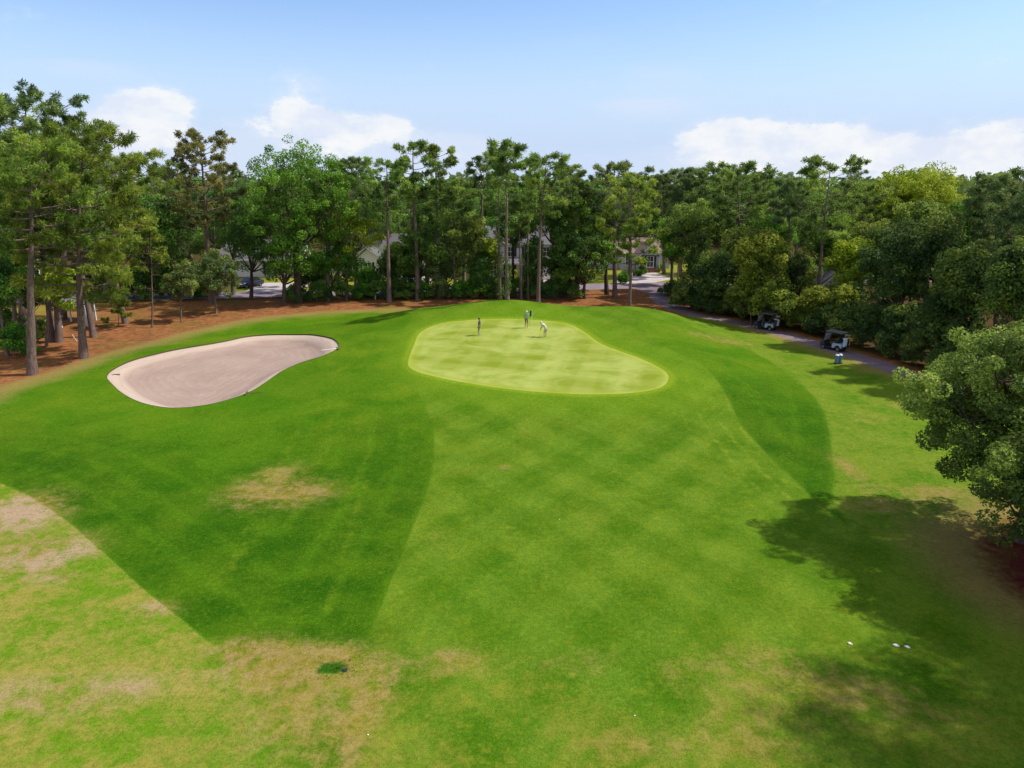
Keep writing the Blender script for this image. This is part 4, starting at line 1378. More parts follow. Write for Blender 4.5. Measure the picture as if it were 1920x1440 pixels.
# ------------------------------------------------------------------ cars
M_TYRE = simple_mat('tyre_rubber', c4(.015, .015, .017), .8, .2)
M_RIM = simple_mat('wheel_rim', c4(.28, .28, .30), .35, .1, metal=.6)
M_CARG = simple_mat('car_glass', c4(.015, .02, .028), .06, .05, spec=.7)
M_CARW = simple_mat('car_paint_silver', c4(.55, .58, .62), .25, .05, metal=.2, spec=.5)
M_CARD = simple_mat('car_paint_dark', c4(.02, .025, .05), .25, .1, spec=.5)
M_LAMPW = simple_mat('lamp_lens', c4(.75, .75, .72), .2, .05)
M_RED = simple_mat('red_lens', c4(.4, .02, .02), .3, .05)


def wheel(parent, x, y, r, w, rimmat):
    def fl(bm):
        prof = [(r * .62, -w / 2), (r * .92, -w / 2), (r, -w / 4), (r, w / 4), (r * .92, w / 2), (r * .62, w / 2)]
        n = 20
        ring = [[bm.verts.new((x + p * math.cos(2 * math.pi * i / n), y + q, r + p * math.sin(2 * math.pi * i / n))) for p, q in prof] for i in range(n)]
        for i in range(n):
            for k in range(len(prof)):
                bm.faces.new((ring[i][k], ring[(i + 1) % n][k], ring[(i + 1) % n][(k + 1) % len(prof)], ring[i][(k + 1) % len(prof)]))
    wh = bm_obj('wheel', fl, M_TYRE, parent, smooth=True)
    bm_obj('rim', lambda bm: (bm_cyl(bm, (x, y - w * .35, r), (x, y + w * .35, r), r * .63, seg=16), bm_cyl(bm, (x, y - w * .45, r), (x, y + w * .45, r), r * .2, seg=10)), rimmat, wh)


def car(label, loc, rz, paint):
    t = thing('parked_car', label, 'car', loc, rz)
    W2 = .88

    def body(bm):
        lo = [(-2.25, .35), (-2.2, .75), (-1.5, .92), (-.85, .98), (1.5, 1.0), (2.2, .95), (2.28, .45), (2.0, .28), (-2.0, .28)]
        bm_prism(bm, lo, -W2, W2)
    bm_obj('body', body, paint, t, bevel=.06, smooth=True)
    cab = [(-1.05, .96), (-.35, 1.46), (1.15, 1.50), (1.85, .98)]
    bm_obj('cabin', lambda bm: bm_prism(bm, cab, -.76, .76), M_CARG, t, bevel=.05)
    bm_obj('roof', lambda bm: bm_prism(bm, [(-.36, 1.47), (1.16, 1.505), (1.10, 1.55), (-.25, 1.54)], -.74, .74), paint, t, bevel=.015)
    for x in (-1.4, 1.4):
        for y in (-.8, .8):
            wheel(t, x, y, .33, .22, M_RIM)
    for y in (-.6, .6):
        bm_obj('headlight', lambda bm: bm_box(bm, (-2.2, y, .68), (.14, .36, .16)), M_LAMPW, t, bevel=.02)
        bm_obj('taillight', lambda bm: bm_box(bm, (2.22, y, .78), (.12, .34, .18)), M_RED, t, bevel=.02)
    bm_obj('bumper', lambda bm: bm_box(bm, (-2.26, 0, .42), (.14, 1.7, .2)), M_CARD, t, bevel=.03)
    return t


kx, ky = ground(466, 539)
car('dark car with pale windscreen parked in the drive beyond the road at left', (kx, ky + .6, 0), R(62), M_CARD)
kx, ky, _ = at_depth(776, 536, 116)
car('silver car glimpsed through the dark bushes on the pale driveway', (kx, ky, 0), R(100), M_CARW)

# shelter with pale posts between the pines at left
M_PALE = simple_mat('pale_blue_paint', c4(.55, .62, .68), .5, .08)
s1x, s1y = ground(116, 614)
s2x, s2y = ground(134, 603)
sh = thing('garden_shelter', 'pale blue-grey post shelter between pine trunks at left', 'shelter', (s1x, s1y, float(hgt(s1x, s1y))))
q = Vector((s2x - s1x, s2y - s1y, 0))
pp = Vector((-q.y, q.x, 0)).normalized() * 2.6
for v in (Vector((0, 0, 0)), q, -pp, q - pp):
    bm_obj('post', lambda bm: (bm_box(bm, (v.x, v.y, 1.2), (.16, .16, 2.4)), bm_box(bm, (v.x + .18, v.y, 1.3), (.3, .06, .06))), M_PALE, sh)
bm_obj('roof', lambda bm: bm_prism(bm, [(-.5 + min(0, -pp.x), 2.4), (q.x + .5 + max(0, -pp.x), 2.4), (q.x / 2, 3.1)], -.6, q.y + 3.0), M_ROOFG, sh)

# ------------------------------------------------------------------ golf carts
M_CARTB = simple_mat('cart_body_pale_blue', c4(.32, .42, .54), .3, .06, spec=.5)
M_BLACK = simple_mat('black_plastic', c4(.018, .018, .022), .5, .2)
M_SEAT = simple_mat('dark_vinyl', c4(.04, .04, .045), .5, .15)
M_ROOFC = simple_mat('cart_roof_taupe', c4(.12, .105, .115), .5, .08)
M_CHROME = simple_mat('brushed_metal', c4(.5, .5, .52), .3, .1, metal=.9)
M_SHIELD, wb, wo = new_mat('clear_windshield')
ws = principled(wb, wo, c4(.62, .68, .74), .08, spec=.5)
ws.inputs['Alpha'].default_value = .42


M_COWL = simple_mat('cart_cowl_dark', c4(.03, .04, .07), .35, .1, spec=.5)


def golf_cart(label, loc, rz):
    t = thing('golf_cart', label, 'golf cart', loc, rz, 'golf carts on the path')
    # front points along -X
    bm_obj('body', lambda bm: (bm_prism(bm, [(.10, .30), (.10, .62), (.22, .78), (.85, .76), (1.10, .66), (1.16, .40), (1.02, .36), (.92, .52), (.76, .60), (.58, .58), (.44, .48), (.38, .30)], -.56, .56),),
           M_CARTB, t, bevel=.02)
    bm_obj('front_cowl', lambda bm: bm_prism(bm, [(-1.22, .30), (-1.26, .55), (-1.08, .86), (-.86, .92), (-.80, .30)], -.55, .55), M_COWL, t, bevel=.04)
    bm_obj('floor', lambda bm: (bm_box(bm, (-.3, 0, .27), (1.2, 1.08, .08)), bm_box(bm, (.5, 0, .28), (1.2, .9, .1))), M_BLACK, t)
    bm_obj('bumper', lambda bm: bm_box(bm, (-1.27, 0, .36), (.1, .95, .16)), M_BLACK, t, bevel=.03)
    bm_obj('seat', lambda bm: (bm_box(bm, (.34, 0, .86), (.52, 1.06, .16)),), M_SEAT, t, bevel=.04)
    bm_obj('backrest', lambda bm: [bm_box(bm, (.66, s * .27, 1.14), (.12, .48, .36), Matrix.Rotation(R(10), 4, 'Y')) for s in (-1, 1)], M_SEAT, t, bevel=.04)
    bm_obj('bag_rack', lambda bm: (bm_box(bm, (1.18, 0, .50), (.42, .95, .06)), bm_cyl(bm, (1.28, -.45, 1.02), (1.28, .45, 1.02), .025), bm_cyl(bm, (1.34, -.5, .52), (1.34, .5, .52), .03)), M_BLACK, t)
    bm_obj('roof', lambda bm: (bm_prism(bm, [(-.78, 1.84), (-.70, 1.90), (.98, 1.88), (1.06, 1.80), (.95, 1.80), (-.66, 1.82)], -.60, .60),), M_ROOFC, t, bevel=.02)
    for x0, x1 in ((-.90, -.66), (.78, .90)):
        for s in (-1, 1):
            bm_obj('roof_post', lambda bm: bm_cyl(bm, (x0, s * .50, .80), (x1, s * .54, 1.84), .022, seg=8), M_BLACK, t)
    bm_obj('windshield', lambda bm: bm_box(bm, (-.80, 0, 1.30), (.012, .96, .82), Matrix.Rotation(R(13), 4, 'Y')), M_SHIELD, t)
    bm_obj('windshield_rail', lambda bm: (bm_cyl(bm, (-.745, -.49, 1.42), (-.745, .49, 1.42), .022), bm_cyl(bm, (-.89, -.49, .9), (-.89, .49, .9), .02)), M_TRIM, t)
    sw = bm_obj('steering_wheel', lambda bm: [bm_cyl(bm, (-.45 + .10 * math.sin(a) * .6, -.25 + .17 * math.cos(a), 1.05 + .15 * math.sin(a)),
                                                  (-.45 + .10 * math.sin(a + .45) * .6, -.25 + .17 * math.cos(a + .45), 1.05 + .15 * math.sin(a + .45)), .016, seg=6) for a in np.arange(0, 6.28, .449)], M_BLACK, t)
    bm_obj('column', lambda bm: bm_cyl(bm, (-.82, -.25, .8), (-.45, -.25, 1.05), .02, seg=6), M_BLACK, sw)
    for x in (-.86, .76):
        for y in (-.47, .47):
            wheel(t, x, y, .23, .2, M_RIM)
    for y in (-.38, .38):
        bm_obj('headlight', lambda bm: bm_ball(bm, (-1.20, y, .66), .07, (.6, 1.3, 1)), M_LAMPW, t)
        bm_obj('taillight', lambda bm: bm_box(bm, (1.15, y * 1.3, .6), (.04, .08, .08)), M_RED, t)
    return t


def golf_bag(label, cart, y, main, trim_, heads):
    M = cart.matrix_basis
    loc = Vector(cart.location) + Matrix.Rotation(cart.rotation_euler.z, 3, 'Z') @ Vector((1.20, y, .53))
    t = thing('golf_bag', label, 'golf bag', loc, cart.rotation_euler.z)
    bm_obj('body', lambda bm: bm_cyl(bm, (0, 0, 0), (.08, 0, .84), .14, .16, 14), main, t, bevel=.01)
    bm_obj('pocket', lambda bm: (bm_box(bm, (.16, 0, .26), (.1, .2, .36)), bm_box(bm, (.19, 0, .62), (.08, .18, .2))), main, t, bevel=.03)
    bm_obj('strap', lambda bm: (bm_prism(bm, [(.20, .1), (.26, .14), (.30, .55), (.26, .8), (.22, .78), (.26, .5), (.22, .2)], -.03, .03), bm_box(bm, (.08, 0, .82), (.36, .34, .05))), trim_, t)
    g = random.Random(int(y * 100) + 7)
    for k in range(7):
        a = k * .9
        px_, py_ = .08 + .09 * math.cos(a), .09 * math.sin(a)
        L_ = g.uniform(1.02, 1.22)
        cb_ = bm_obj('club', lambda bm: bm_cyl(bm, (px_ * .6, py_ * .6, .3), (px_, py_, L_), .007, seg=5), M_CHROME, t)
        bm_obj('club_head', lambda bm: bm_ball(bm, (px_ + .02, py_, L_ + .03), .045, (1.2, .8, .8), 1), heads if k < 3 else M_CHROME, cb_)
    return t


M_BAGW = simple_mat('white_nylon', c4(.62, .64, .72), .7, .1)
M_BAGK = simple_mat('black_nylon', c4(.03, .03, .035), .7, .2)
M_BAGB = simple_mat('pale_blue_nylon', c4(.42, .52, .72), .7, .1)
M_YEL = simple_mat('yellow_strap', c4(.60, .38, .06), .6, .1)
for (px, py, rzoff, lb, bags) in [(1442, 618, 0, 'farther golf cart, taupe roof, white bag on the back', [('white golf bag on the back of the farther cart', -.24, M_BAGW, M_BAGK, M_BAGW), ('black golf bag beside the white one on the farther cart', .24, M_BAGK, M_BAGW, M_BAGW)]),
                                  (1560, 655, 0, 'nearer golf cart, pale blue body, two bags strapped behind', [('black golf bag with yellow strap on the nearer cart', -.24, M_BAGK, M_YEL, M_YEL), ('pale blue golf bag on the nearer cart', .24, M_BAGB, M_BAGW, M_YEL)])]:
    x, y = ground(px, py)
    # heading along the path, front to the far left
    i = int(np.argmin((path_c[:, 0] - x) ** 2 + (path_c[:, 1] - y) ** 2))
    tg = path_c[min(len(path_c) - 1, i + 2)] - path_c[max(0, i - 2)]
    ang = math.atan2(tg[1], tg[0]) + math.pi
    x, y = path_c[i][0] * .75 + x * .25, path_c[i][1] * .75 + y * .25
    ct = golf_cart(lb, (x, y, float(hgt(x, y)) + .01), ang + R(16))
    for bl, yy, m1, m2, m3 in bags:
        golf_bag(bl, ct, -yy, m1, m2, m3)

# twin litter bin on the grass by the path
M_BIN = simple_mat('bin_blue_grey', c4(.09, .16, .23), .5, .12)
wx, wy = ground(1571, 682)
tb = thing('litter_bin', 'blue-grey twin litter bin with pale lids on grass below the nearer cart', 'bin', (wx, wy, float(hgt(wx, wy))), R(20))
for s in (-1, 1):
    bm_obj('can', lambda bm: [bm_cyl(bm, (s * .2, 0, .12), (s * .2, 0, .80), .155, .17, 16), bm_cyl(bm, (s * .2, 0, .74), (s * .2, 0, .80), .182, .182, 16)], M_BIN, tb)
    bm_obj('lid', lambda bm: (bm_cyl(bm, (s * .2, 0, .80), (s * .2, 0, .90), .185, .11, 16),), M_PALE, tb)
bm_obj('stand', lambda bm: (bm_box(bm, (0, 0, .09), (.8, .3, .05)), bm_box(bm, (0, .16, .5), (.06, .05, 1.0)), bm_box(bm, (-.34, 0, .03), (.05, .3, .1)), bm_box(bm, (.34, 0, .03), (.05, .3, .1))), M_BLACK, tb)

# bunker rakes
M_WOODR = simple_mat('rake_wood', c4(.12, .05, .05), .6, .2)


def rake(label, px, py, rz, dz=0.0, hmat=None, tilt=0.0):
    x, y = ground(px, py)
    t = thing('bunker_rake', label, 'rake', (x, y, float(hgt(x, y)) + dz), rz, 'rakes of the bunker')
    t.rotation_euler = (tilt, 0, rz)
    bm_obj('handle', lambda bm: bm_cyl(bm, (0, -1.5, .05), (0, 0, .07), .022, seg=8), hmat or M_WOODR, t)
    bm_obj('rake_head', lambda bm: [bm_box(bm, (0, 0, .08), (.95, .07, .06))] + [bm_box(bm, (-.42 + k * .105, 0, .03), (.02, .02, .10)) for k in range(9)], M_WOODR, t)


rake('brown T-shaped rake lying on the sand at the bunker left end', 214, 699, R(4), -.22)
rake('dark rake lying at the near lip of the bunker', 462, 739, R(100), .02)
rake('rake with white handle resting on the turf at the bunker right end', 633, 655, R(-64), .02, M_TRIM)

# flagstick
M_FLAG = simple_mat('flag_cloth', c4(.02, .04, .10), .8, .2)
M_STICK = simple_mat('pale_fibreglass', c4(.75, .74, .62), .4, .05)
fx, fy = ground(997, 625)
fz = float(hgt(fx, fy))
fl = thing('flagstick', 'pale flagstick with small dark blue flag on the putting green', 'flagstick', (fx, fy, fz))
bm_obj('pole', lambda bm: bm_cyl(bm, (0, 0, -.1), (0, 0, 2.35), .016, .012, 8), M_STICK, fl)


def flag_fill(bm):
    n = 8
    rows = [[bm.verts.new((-.02 - .10 * k / n * 1.9, .05 * math.sin(k * 1.1) * k / n, 2.30 - .55 * r_ / 4 - .06 * k / n)) for k in range(n + 1)] for r_ in range(5)]
    for a in range(4):
        for k in range(n):
            bm.faces.new((rows[a][k], rows[a][k + 1], rows[a + 1][k + 1], rows[a + 1][k]))


fo = bm_obj('flag', flag_fill, M_FLAG, fl, smooth=True)
md = fo.modifiers.new('thick', 'SOLIDIFY')
md.thickness = .012
bm_obj('cup', lambda bm: bm_cyl(bm, (0, 0, .004), (0, 0, .012), .054, seg=16), M_BLACK, fl)

# marker stake, balls, scraps, divots
M_ORANGE = simple_mat('stake_white', c4(.75, .62, .52), .6, .1)
mx_, my_ = ground(144, 640)
st_ = thing('marker_stake', 'thin pale stake leaning in the straw between pine trunks', 'stake', (mx_, my_, float(hgt(mx_, my_))))
st_.rotation_euler = (0, R(-28), 0)
bm_obj('shaft', lambda bm: (bm_box(bm, (0, 0, .38), (.06, .04, .86)),), M_ORANGE, st_)
bm_obj('point', lambda bm: bm_cyl(bm, (0, 0, -.05), (0, 0, -.3), .028, .004, 6), M_WOODR, st_)
sx_, sy_ = ground(704, 562)
st2 = thing('marker_stake', 'tiny pale stake at the straw edge under the undergrowth', 'stake', (sx_, sy_, float(hgt(sx_, sy_))))
bm_obj('shaft', lambda bm: (bm_box(bm, (0, 0, .3), (.07, .05, .65)),), M_ORANGE, st2)
bm_obj('point', lambda bm: bm_cyl(bm, (0, 0, -.02), (0, 0, -.2), .028, .004, 6), M_WOODR, st2)


def scrap(label, px, py, L_, w, rz, seed, mat):
    g = random.Random(seed)
    x, y = ground(px, py)
    bm = bmesh.new()
    bmesh.ops.create_icosphere(bm, subdivisions=3, radius=1)
    for v in bm.verts:
        k = 1 + .28 * math.sin(v.co.x * 4 + seed) * math.cos(v.co.y * 5 - seed) + g.uniform(-.08, .08)
        v.co = Vector((v.co.x * L_ * k, v.co.y * w * k, v.co.z * .035 * k))
    me = bpy.data.meshes.new('paper_scrap')
    bm.to_mesh(me)
    bm.free()
    me.materials.append(mat)
    o = link('paper_scrap', me, label=label, category='scrap', group='white scraps on the near grass')
    o.location = (x, y, float(hgt(x, y)) + .03)
    o.rotation_euler = (0, 0, rz)


M_SCRAP = simple_mat('white_paper', c4(.8, .8, .76), .7, .08)
M_SCRAP2 = simple_mat('stained_paper', c4(.75, .66, .52), .7, .12)
scrap('small stained scrap lying apart, left of the two white scraps', 1594, 1208, .085, .05, R(-40), 3, M_SCRAP2)
scrap('larger white scrap, left one of the close two', 1680, 1211, .10, .055, R(-30), 5, M_SCRAP)
scrap('smaller white scrap, right one of the close two', 1701, 1214, .085, .05, R(-35), 8, M_SCRAP)
M_BALL = simple_mat('golf_ball_white', c4(.8, .8, .78), .4, .03)
for px, py, lb in [(1049, 975, 'white golf ball on the fairway middle'), (1190, 1343, 'white golf ball on the near fairway'), (690, 1379, 'white golf ball by the worn streak')]:
    x, y = ground(px, py)
    bm = bmesh.new()
    bmesh.ops.create_icosphere(bm, subdivisions=3, radius=.0215)
    for i_, v in enumerate(bm.verts):
        v.co *= 1 - .02 * (i_ % 3 == 0)
    me = bpy.data.meshes.new('golf_ball')
    bm.to_mesh(me)
    bm.free()
    me.materials.append(M_BALL)
    me.polygons.foreach_set('use_smooth', [True] * len(me.polygons))
    o = link('golf_ball', me, label=lb, category='golf ball')
    o.location = (x, y, float(hgt(x, y)) + .024)

# lush tuft with a sprinkler head
tx_, ty_ = ground(634, 1253)
tz_ = float(hgt(tx_, ty_))
gt = np.random.default_rng(3)
TF = Leaves(gt)
for k in range(150):
    a, r_ = gt.uniform(0, 6.28), abs(gt.normal()) * .38
    c = np.array([tx_ + math.cos(a) * r_ * 1.5, ty_ + math.sin(a) * r_, tz_])
    TF.needles(c, np.array([0, 0, 1.3]), .12, 7, .007, gt.uniform(.1, .6))
link('grass_tuft', TF.mesh('grass_tuft', LEAF['oak']), kind='stuff')
sp = thing('sprinkler_head', 'round sprinkler head sunk in the dark green tuft', 'sprinkler', (tx_ + .25, ty_ - .12, tz_))
bm_obj('housing', lambda bm: bm_cyl(bm, (0, 0, -.05), (0, 0, .02), .10, .095, 20), M_BLACK, sp)
bm_obj('cap', lambda bm: bm_cyl(bm, (0, 0, .02), (0, 0, .045), .07, .05, 16), M_BLACK, sp)

# ------------------------------------------------------------------ people
SKIN = simple_mat('skin', c4(.42, .25, .18), .5, .06)
HAIR = simple_mat('brown_hair', c4(.05, .03, .02), .6, .2)
SHOE = simple_mat('white_shoe', c4(.72, .72, .70), .5, .05)


def cloth(name, col):
    return simple_mat(name, c4(*col), .8, .12, 10)


def person(label, loc, rz, pose, shirt, shorts, cap, capmat=None):
    """the figure faces +Y before turning; one skinned body, clothing regions by nearest limb"""
    J = pose
    bm = bmesh.new()
    lay = bm.verts.layers.skin.verify()
    vs, seg = {}, []

    def V(n, r_):
        v = bm.verts.new(J[n])
        v[lay].radius = (r_, r_)
        vs[n] = v
        return v
    rad = {'pelvis': .135, 'waist': .125, 'chest': .15, 'neck': .055, 'jaw': .068, 'head': .098, 'crown': .07}
    for n in rad:
        V(n, rad[n])
    for s in 'LR':
        for n, r_ in (('sho', .065), ('elb', .042), ('wri', .028), ('palm', .036), ('hip', .095), ('knee', .062), ('ank', .042), ('toe', .036)):
            V(n + s, r_)
    V('nose', .018)

    def E(a, b_, k):
        bm.edges.new((vs[a], vs[b_]))
        seg.append((Vector(J[a]), Vector(J[b_]), k))
    E('pelvis', 'waist', 1)
    E('waist', 'chest', 0)
    E('chest', 'neck', 0)
    E('neck', 'jaw', 2)
    E('jaw', 'head', 2)
    E('head', 'crown', 2)
    E('jaw', 'nose', 2)
    for s in 'LR':
        E('chest', 'sho' + s, 0)
        E('sho' + s, 'elb' + s, 0)
        E('elb' + s, 'wri' + s, 2)
        E('wri' + s, 'palm' + s, 2)
        E('pelvis', 'hip' + s, 1)
        E('hip' + s, 'knee' + s, 1)
        E('knee' + s, 'ank' + s, 2)
        E('ank' + s, 'toe' + s, 3)
        p, w = Vector(J['palm' + s]), Vector(J['wri' + s])
        d = (p - w).normalized()
        sd = d.cross(Vector((0, 1, .2))).normalized()
        fw = sd.cross(d).normalized()
        for k, (off, ln) in enumerate(((-.030, .070), (-.010, .082), (.010, .076), (.029, .058))):
            b0 = p + fw * off + d * .030
            b1 = b0 + d * ln * .55 + sd * .010
            b2 = b1 + d * ln * .35 + sd * .028
            prev = vs['palm' + s]
            for q_, r_ in ((b0, .010), (b1, .009), (b2, .008)):
                v = bm.verts.new(q_)
                v[lay].radius = (r_, r_)
                bm.edges.new((prev, v))
                prev = v
            seg.append((p, b2, 2))
        b0 = w + d * .02 + fw * -.045
        v1 = bm.verts.new(b0)
        v1[lay].radius = (.012, .012)
        v2 = bm.verts.new(b0 + d * .045 + fw * -.015 + sd * .015)
        v2[lay].radius = (.010, .010)
        bm.edges.new((vs['palm' + s], v1))
        bm.edges.new((v1, v2))
        seg.append((w, b0 + d * .05, 2))
    vs['pelvis'][lay].use_root = True
    me = bpy.data.meshes.new('person')
    bm.to_mesh(me)
    bm.free()
    tmp = bpy.data.objects.new('tmp', me)
    COL.objects.link(tmp)
    sk = tmp.modifiers.new('s', 'SKIN')
    sk.use_smooth_shade = True
    sb = tmp.modifiers.new('u', 'SUBSURF')
    sb.levels = sb.render_levels = 1
    dg = bpy.context.evaluated_depsgraph_get()
    dg.update()
    body = bpy.data.meshes.new_from_object(tmp.evaluated_get(dg))
    bpy.data.objects.remove(tmp)
    body.name = 'person_body'
    body.materials.clear()
    for mt in (shirt, shorts, SKIN, SHOE):
        body.materials.append(mt)
    for p in body.polygons:
        c, best, bk = p.center, 9, 0
        for a, b_, k in seg:
            ab = b_ - a
            t = max(0, min(1, (c - a).dot(ab) / max(1e-9, ab.length_squared)))
            dd = (c - a - ab * t).length
            if k == 0 and (a - Vector(J['sho' + 'L'])).length + (a - Vector(J['shoR'])).length > 0:
                dd -= .01
            if dd < best:
                best, bk = dd, k
        p.material_index = bk
        p.use_smooth = True
    o = link('person', body, label=label, category='person', group='golfers on the green')
    o.location = loc
    o.rotation_euler = (0, 0, rz)
    hd, jw, cr = Vector(J['head']), Vector(J['jaw']), Vector(J['crown'])
    up = (cr - jw).normalized()
    fwd = (Vector(J['nose']) - jw)
    fwd = (fwd - up * fwd.dot(up)).normalized()
    sd = fwd.cross(up)
    for s in (-1, 1):
        bm_obj('eye', lambda b2: bm_ball(b2, hd + fwd * .088 + sd * s * .032, .013, sub=1), M_BLACK, o)
        bm_obj('ear', lambda b2: bm_ball(b2, hd - up * .01 + sd * s * .098, .028, (.4, .8, 1.1), sub=1), SKIN, o)
    bm_obj('mouth', lambda b2: bm_ball(b2, jw + fwd * .066 - up * .0, .018, (1.3, .5, .5), sub=1), M_RED, o)
    Mh = Matrix((sd, fwd, up)).transposed().to_4x4()
    Mh.translation = hd + up * .03

    def hair(b2):
        v = bmesh.ops.create_uvsphere(b2, u_segments=16, v_segments=10, radius=.112)['verts']
        bmesh.ops.delete(b2, geom=[x for x in v if x.co.z < -.01 - .05 * (x.co.y < 0)], context='VERTS')
        if cap:
            bm_box(b2, (0, .13, .02), (.15, .11, .014))
        bmesh.ops.transform(b2, matrix=Mh, verts=b2.verts)
    bm_obj('cap' if cap else 'hair', hair, capmat or HAIR, o, smooth=True)
    return o


def stand_pose(lean=0.0, arm=(0, 0), spread=.10):
    J = {'pelvis': (0, 0, .92), 'waist': (0, .01, 1.08), 'chest': (0, 0, 1.32), 'neck': (0, .0, 1.48), 'jaw': (0, .03, 1.56), 'head': (0, .02, 1.64), 'crown': (0, .0, 1.70), 'nose': (0, .12, 1.61)}
    for s, k in (('L', -1), ('R', 1)):
        J['sho' + s] = (k * .19, 0, 1.42)
        J['elb' + s] = (k * .25, -.02 + arm[0] * .2, 1.14)
        J['wri' + s] = (k * .24, .08 + arm[0] * .3, .92)
        J['palm' + s] = (k * .235, .11 + arm[0] * .33, .84)
        J['hip' + s] = (k * spread, 0, .86)
        J['knee' + s] = (k * (spread + .01), .03, .48)
        J['ank' + s] = (k * (spread + .02), -.02, .07)
        J['toe' + s] = (k * (spread + .04), .14, .035)
    return J


def rest(px, py):
    x, y = ground(px, py)
    return x, y, float(hgt(x, y))


P1 = stand_pose()
P1['kneeR'] = (.10, .12, .50)
P1['ankR'] = (.11, .10, .07)
P1['toeR'] = (.12, .26, .035)
person('golfer in dark shirt and grey shorts standing alone at left of the green', rest(899, 629), R(75), P1, cloth('dark_shirt', (.05, .055, .07)), cloth('grey_shorts', (.11, .10, .11)), False)
P2 = stand_pose()
P2['elbR'] = (.34, .14, 1.20)
P2['wriR'] = (.42, .34, 1.30)
P2['palmR'] = (.44, .40, 1.34)
person('golfer in pale green shirt standing beside the flagstick', rest(987, 615), R(-20), P2, cloth('pale_green_shirt', (.26, .34, .22)), cloth('olive_shorts', (.15, .16, .10)), True, cloth('pale_cap', (.5, .52, .45)))
P3 = {'pelvis': (0, -.12, .88), 'waist': (0, -.02, 1.02), 'chest': (0, .20, 1.20), 'neck': (0, .34, 1.30), 'jaw': (0, .42, 1.33), 'head': (0, .46, 1.38), 'crown': (0, .46, 1.45), 'nose': (0, .50, 1.30)}
for s, k in (('L', -1), ('R', 1)):
    P3['sho' + s] = (k * .18, .26, 1.24)
    P3['elb' + s] = (k * .20, .34, .96)
    P3['wri' + s] = (k * .05, .46, .80)
    P3['palm' + s] = (k * .03, .49, .73)
    P3['hip' + s] = (k * .12, -.10, .84)
    P3['knee' + s] = (k * .17, .02, .47)
    P3['ank' + s] = (k * .18, -.02, .07)
    P3['toe' + s] = (k * .19, .14, .035)
p3 = rest(1022, 632)
person('golfer bent over a putter in white shirt and cap, rightmost on the green', p3, R(60), P3, cloth('white_shirt', (.42, .45, .36)), cloth('khaki_shorts', (.34, .32, .22)), True, cloth('white_cap', (.5, .52, .44)))
pt = thing('golf_putter', 'putter held by the golfer bent over in white', 'putter', p3, R(60))
bm_obj('shaft', lambda bm: (bm_cyl(bm, (0, .47, .80), (.02, .62, .05), .008, seg=6),), M_CHROME, pt)
bm_obj('grip', lambda bm: bm_cyl(bm, (0, .455, .88), (0, .47, .66), .014, seg=8), M_BLACK, pt)
bm_obj('putter_head', lambda bm: bm_box(bm, (.0, .64, .025), (.12, .035, .03)), M_CHROME, pt, bevel=.006)

# ------------------------------------------------------------------ sky, sun, camera
SUN_EL = R(50)
sun_dir = Vector((math.cos(SUN_EL) * .998, math.cos(SUN_EL) * .06, math.sin(SUN_EL))).normalized()
w = bpy.data.worlds.new('World')
SC.world = w
w.use_nodes = True
w.node_tree.nodes.clear()
b = NB(w.node_tree)
wout = b.node('ShaderNodeOutputWorld')
bg = b.node('ShaderNodeBackground')
sky = b.node('ShaderNodeTexSky')
sky.sky_type = 'NISHITA'
sky.sun_disc = False
sky.sun_elevation = SUN_EL
sky.sun_rotation = math.atan2(sun_dir.x, sun_dir.y)
sky.altitude = 50
sky.air_density = 1.0
sky.dust_density = .3
sky.ozone_density = 1.6
STR = .15
bg.inputs['Strength'].default_value = STR
dirv = b.node('ShaderNodeTexCoord').outputs['Generated']
sep = b.node('ShaderNodeSeparateXYZ')
b.put(sep.inputs[0], dirv)
az = b.m('ARCTAN2', sep.outputs[0], sep.outputs[1])
el = b.m('ARCSINE', sep.outputs[2])
comb = b.node('ShaderNodeCombineXYZ')
b.put(comb.inputs[0], az)
b.put(comb.inputs[1], b.m('MULTIPLY', el, 1.7))
cn = b.noise(comb.outputs[0], 15, 8, .64)
cn2 = b.noise(b.mapping(comb.outputs[0], (1, 2.2, 1), (0, 0, 0), (3, 1, 0)), 5, 6, .62)


def aeb(px, py):
    x, y, z = ray(px, py)
    L_ = math.sqrt(x * x + y * y + z * z)
    return math.atan2(x, y), math.asin(z / L_)


def blob(px, py, rx, ry, amp, skirt=1.9):
    a0, e0 = aeb(px, py)
    k = 1 / (FPX * 1.05)
    de = b.m('SUBTRACT', el, e0)
    up = b.m('GREATER_THAN', de, 0.0)
    rr = b.m('ADD', b.m('MULTIPLY', up, ry * k * .85), b.m('MULTIPLY', b.m('SUBTRACT', 1.0, up), ry * k * skirt))
    return b.m('MULTIPLY', b.m('EXPONENT', b.m('MULTIPLY', -1.0, b.m('ADD', b.m('POWER', b.m('ABSOLUTE', b.m('DIVIDE', b.m('SUBTRACT', az, a0), rx * k)), 2.0),
                                                           b.m('POWER', b.m('ABSOLUTE', b.m('DIVIDE', de, rr)), 2.0)))), amp)


def total(lst):
    s = None
    for it in lst:
        v = blob(*it)
        s = v if s is None else b.m('ADD', s, v)
    return s


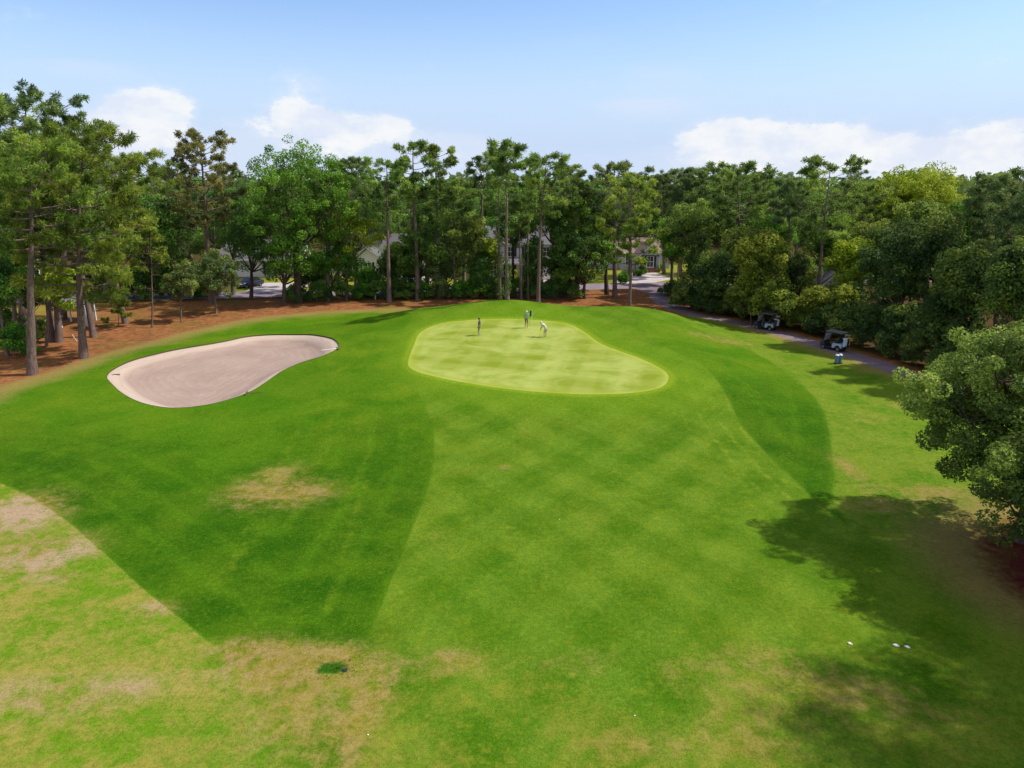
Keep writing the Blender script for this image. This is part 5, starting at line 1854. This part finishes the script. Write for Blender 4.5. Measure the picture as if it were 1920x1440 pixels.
cum = total([(250, 200, 75, 36, 1.0), (310, 185, 60, 26, .8), (215, 235, 90, 30, .75), (545, 205, 80, 30, .95), (640, 228, 110, 26, .8), (740, 230, 40, 18, .6), (575, 152, 45, 18, .55),
             (860, 258, 60, 26, .55), (690, 275, 110, 24, .5), (1390, 240, 80, 32, 1.0), (1330, 258, 90, 26, .8), (1480, 258, 100, 26, .8), (1590, 240, 60, 24, .7), (1720, 262, 80, 32, .95), (1800, 285, 100, 26, .7), (1890, 250, 50, 40, .7),
             (1450, 300, 130, 22, .5), (1880, 312, 60, 18, .6), (1640, 310, 170, 22, .45), (10, 160, 40, 14, .4), (240, 290, 60, 18, .35)])
dens = b.m('ADD', cum, b.m('MULTIPLY', b.m('SUBTRACT', cn, .5), 2.7))
cl = b.m('ADD', b.m('MULTIPLY', b.ss(.62, .95, dens), .6), b.m('MULTIPLY', b.ss(.22, 1.1, dens), .4))
wis = total([(1200, 196, 120, 14, .7), (1230, 140, 110, 22, .5), (130, 122, 150, 16, .55), (560, 165, 110, 24, .35), (1150, 62, 220, 22, .3), (1560, 170, 260, 30, .25), (870, 300, 420, 40, .35), (1600, 330, 400, 40, .5), (400, 300, 300, 40, .4), (300, 262, 170, 34, .75), (660, 268, 210, 36, .75), (1500, 296, 330, 34, .8), (850, 268, 90, 30, .6), (1860, 285, 120, 40, .6), (60, 190, 120, 20, .4)])
wf = b.m('MULTIPLY', b.ss(.15, .95, b.m('ADD', wis, b.m('MULTIPLY', b.m('SUBTRACT', cn2, .5), 1.1))), .5)
EXPO = .75
kk = 1 / (STR * 2 ** EXPO)


def SKYC(r, g, b_):
    return (s2l(r) * kk, s2l(g) * kk, s2l(b_) * kk, 1)


shade_n = b.ss(.36, .62, b.noise(b.mapping(comb.outputs[0], (1, 1, 1), (0, 0, 0), (.03, -.05, 0)), 12, 5, .6))
ccol = b.mix(shade_n, SKYC(228, 235, 250), SKYC(255, 254, 251))
SKYMUL = (.61, .645, .73, 1)
base = b.mix(1.0, sky.outputs[0], SKYMUL, 'MULTIPLY')
base = b.mix(b.ss(.22, .03, el), base, SKYC(200, 220, 249))
c = b.mix(wf, base, SKYC(226, 234, 250))
c = b.mix(b.m('MULTIPLY', cl, .80), c, ccol)
# unseen bright clouds added overhead and behind the camera to raise shadow fill
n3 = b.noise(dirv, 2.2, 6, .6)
fill_clouds = b.m('MULTIPLY', b.m('MULTIPLY', b.ss(.50, .2, sep.outputs[1]), b.ss(.0, .12, sep.outputs[2])), b.ss(.40, .58, n3))
c = b.mix(b.m('MULTIPLY', fill_clouds, .9), c, SKYC(255, 252, 248))
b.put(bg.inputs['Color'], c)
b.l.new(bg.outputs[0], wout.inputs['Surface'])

sl_ = bpy.data.lights.new('sun', 'SUN')
sl_.energy = 3.4
sl_.angle = R(1.2)
sl_.color = (1.0, .93, .80)
so_ = bpy.data.objects.new('sun', sl_)
COL.objects.link(so_)
so_.rotation_euler = (-sun_dir).to_track_quat('-Z', 'Y').to_euler()
so_.location = sun_dir * 60

cd = bpy.data.cameras.new('camera')
cd.sensor_width = 36
cd.lens = 36 * FPX / 1920
cd.clip_start = .1
cd.clip_end = 8000
co = bpy.data.objects.new('camera', cd)
COL.objects.link(co)
co.location = (0, 0, CAM_H)
co.rotation_euler = (R(90) - PITCH, 0, 0)
SC.camera = co
SC.view_settings.view_transform = 'Standard'
SC.view_settings.look = 'None'
SC.view_settings.exposure = EXPO
SC.view_settings.gamma = 1
SC.cycles.max_bounces = 7
SC.cycles.diffuse_bounces = 3
SC.cycles.transmission_bounces = 4
SC.cycles.transparent_max_bounces = 6
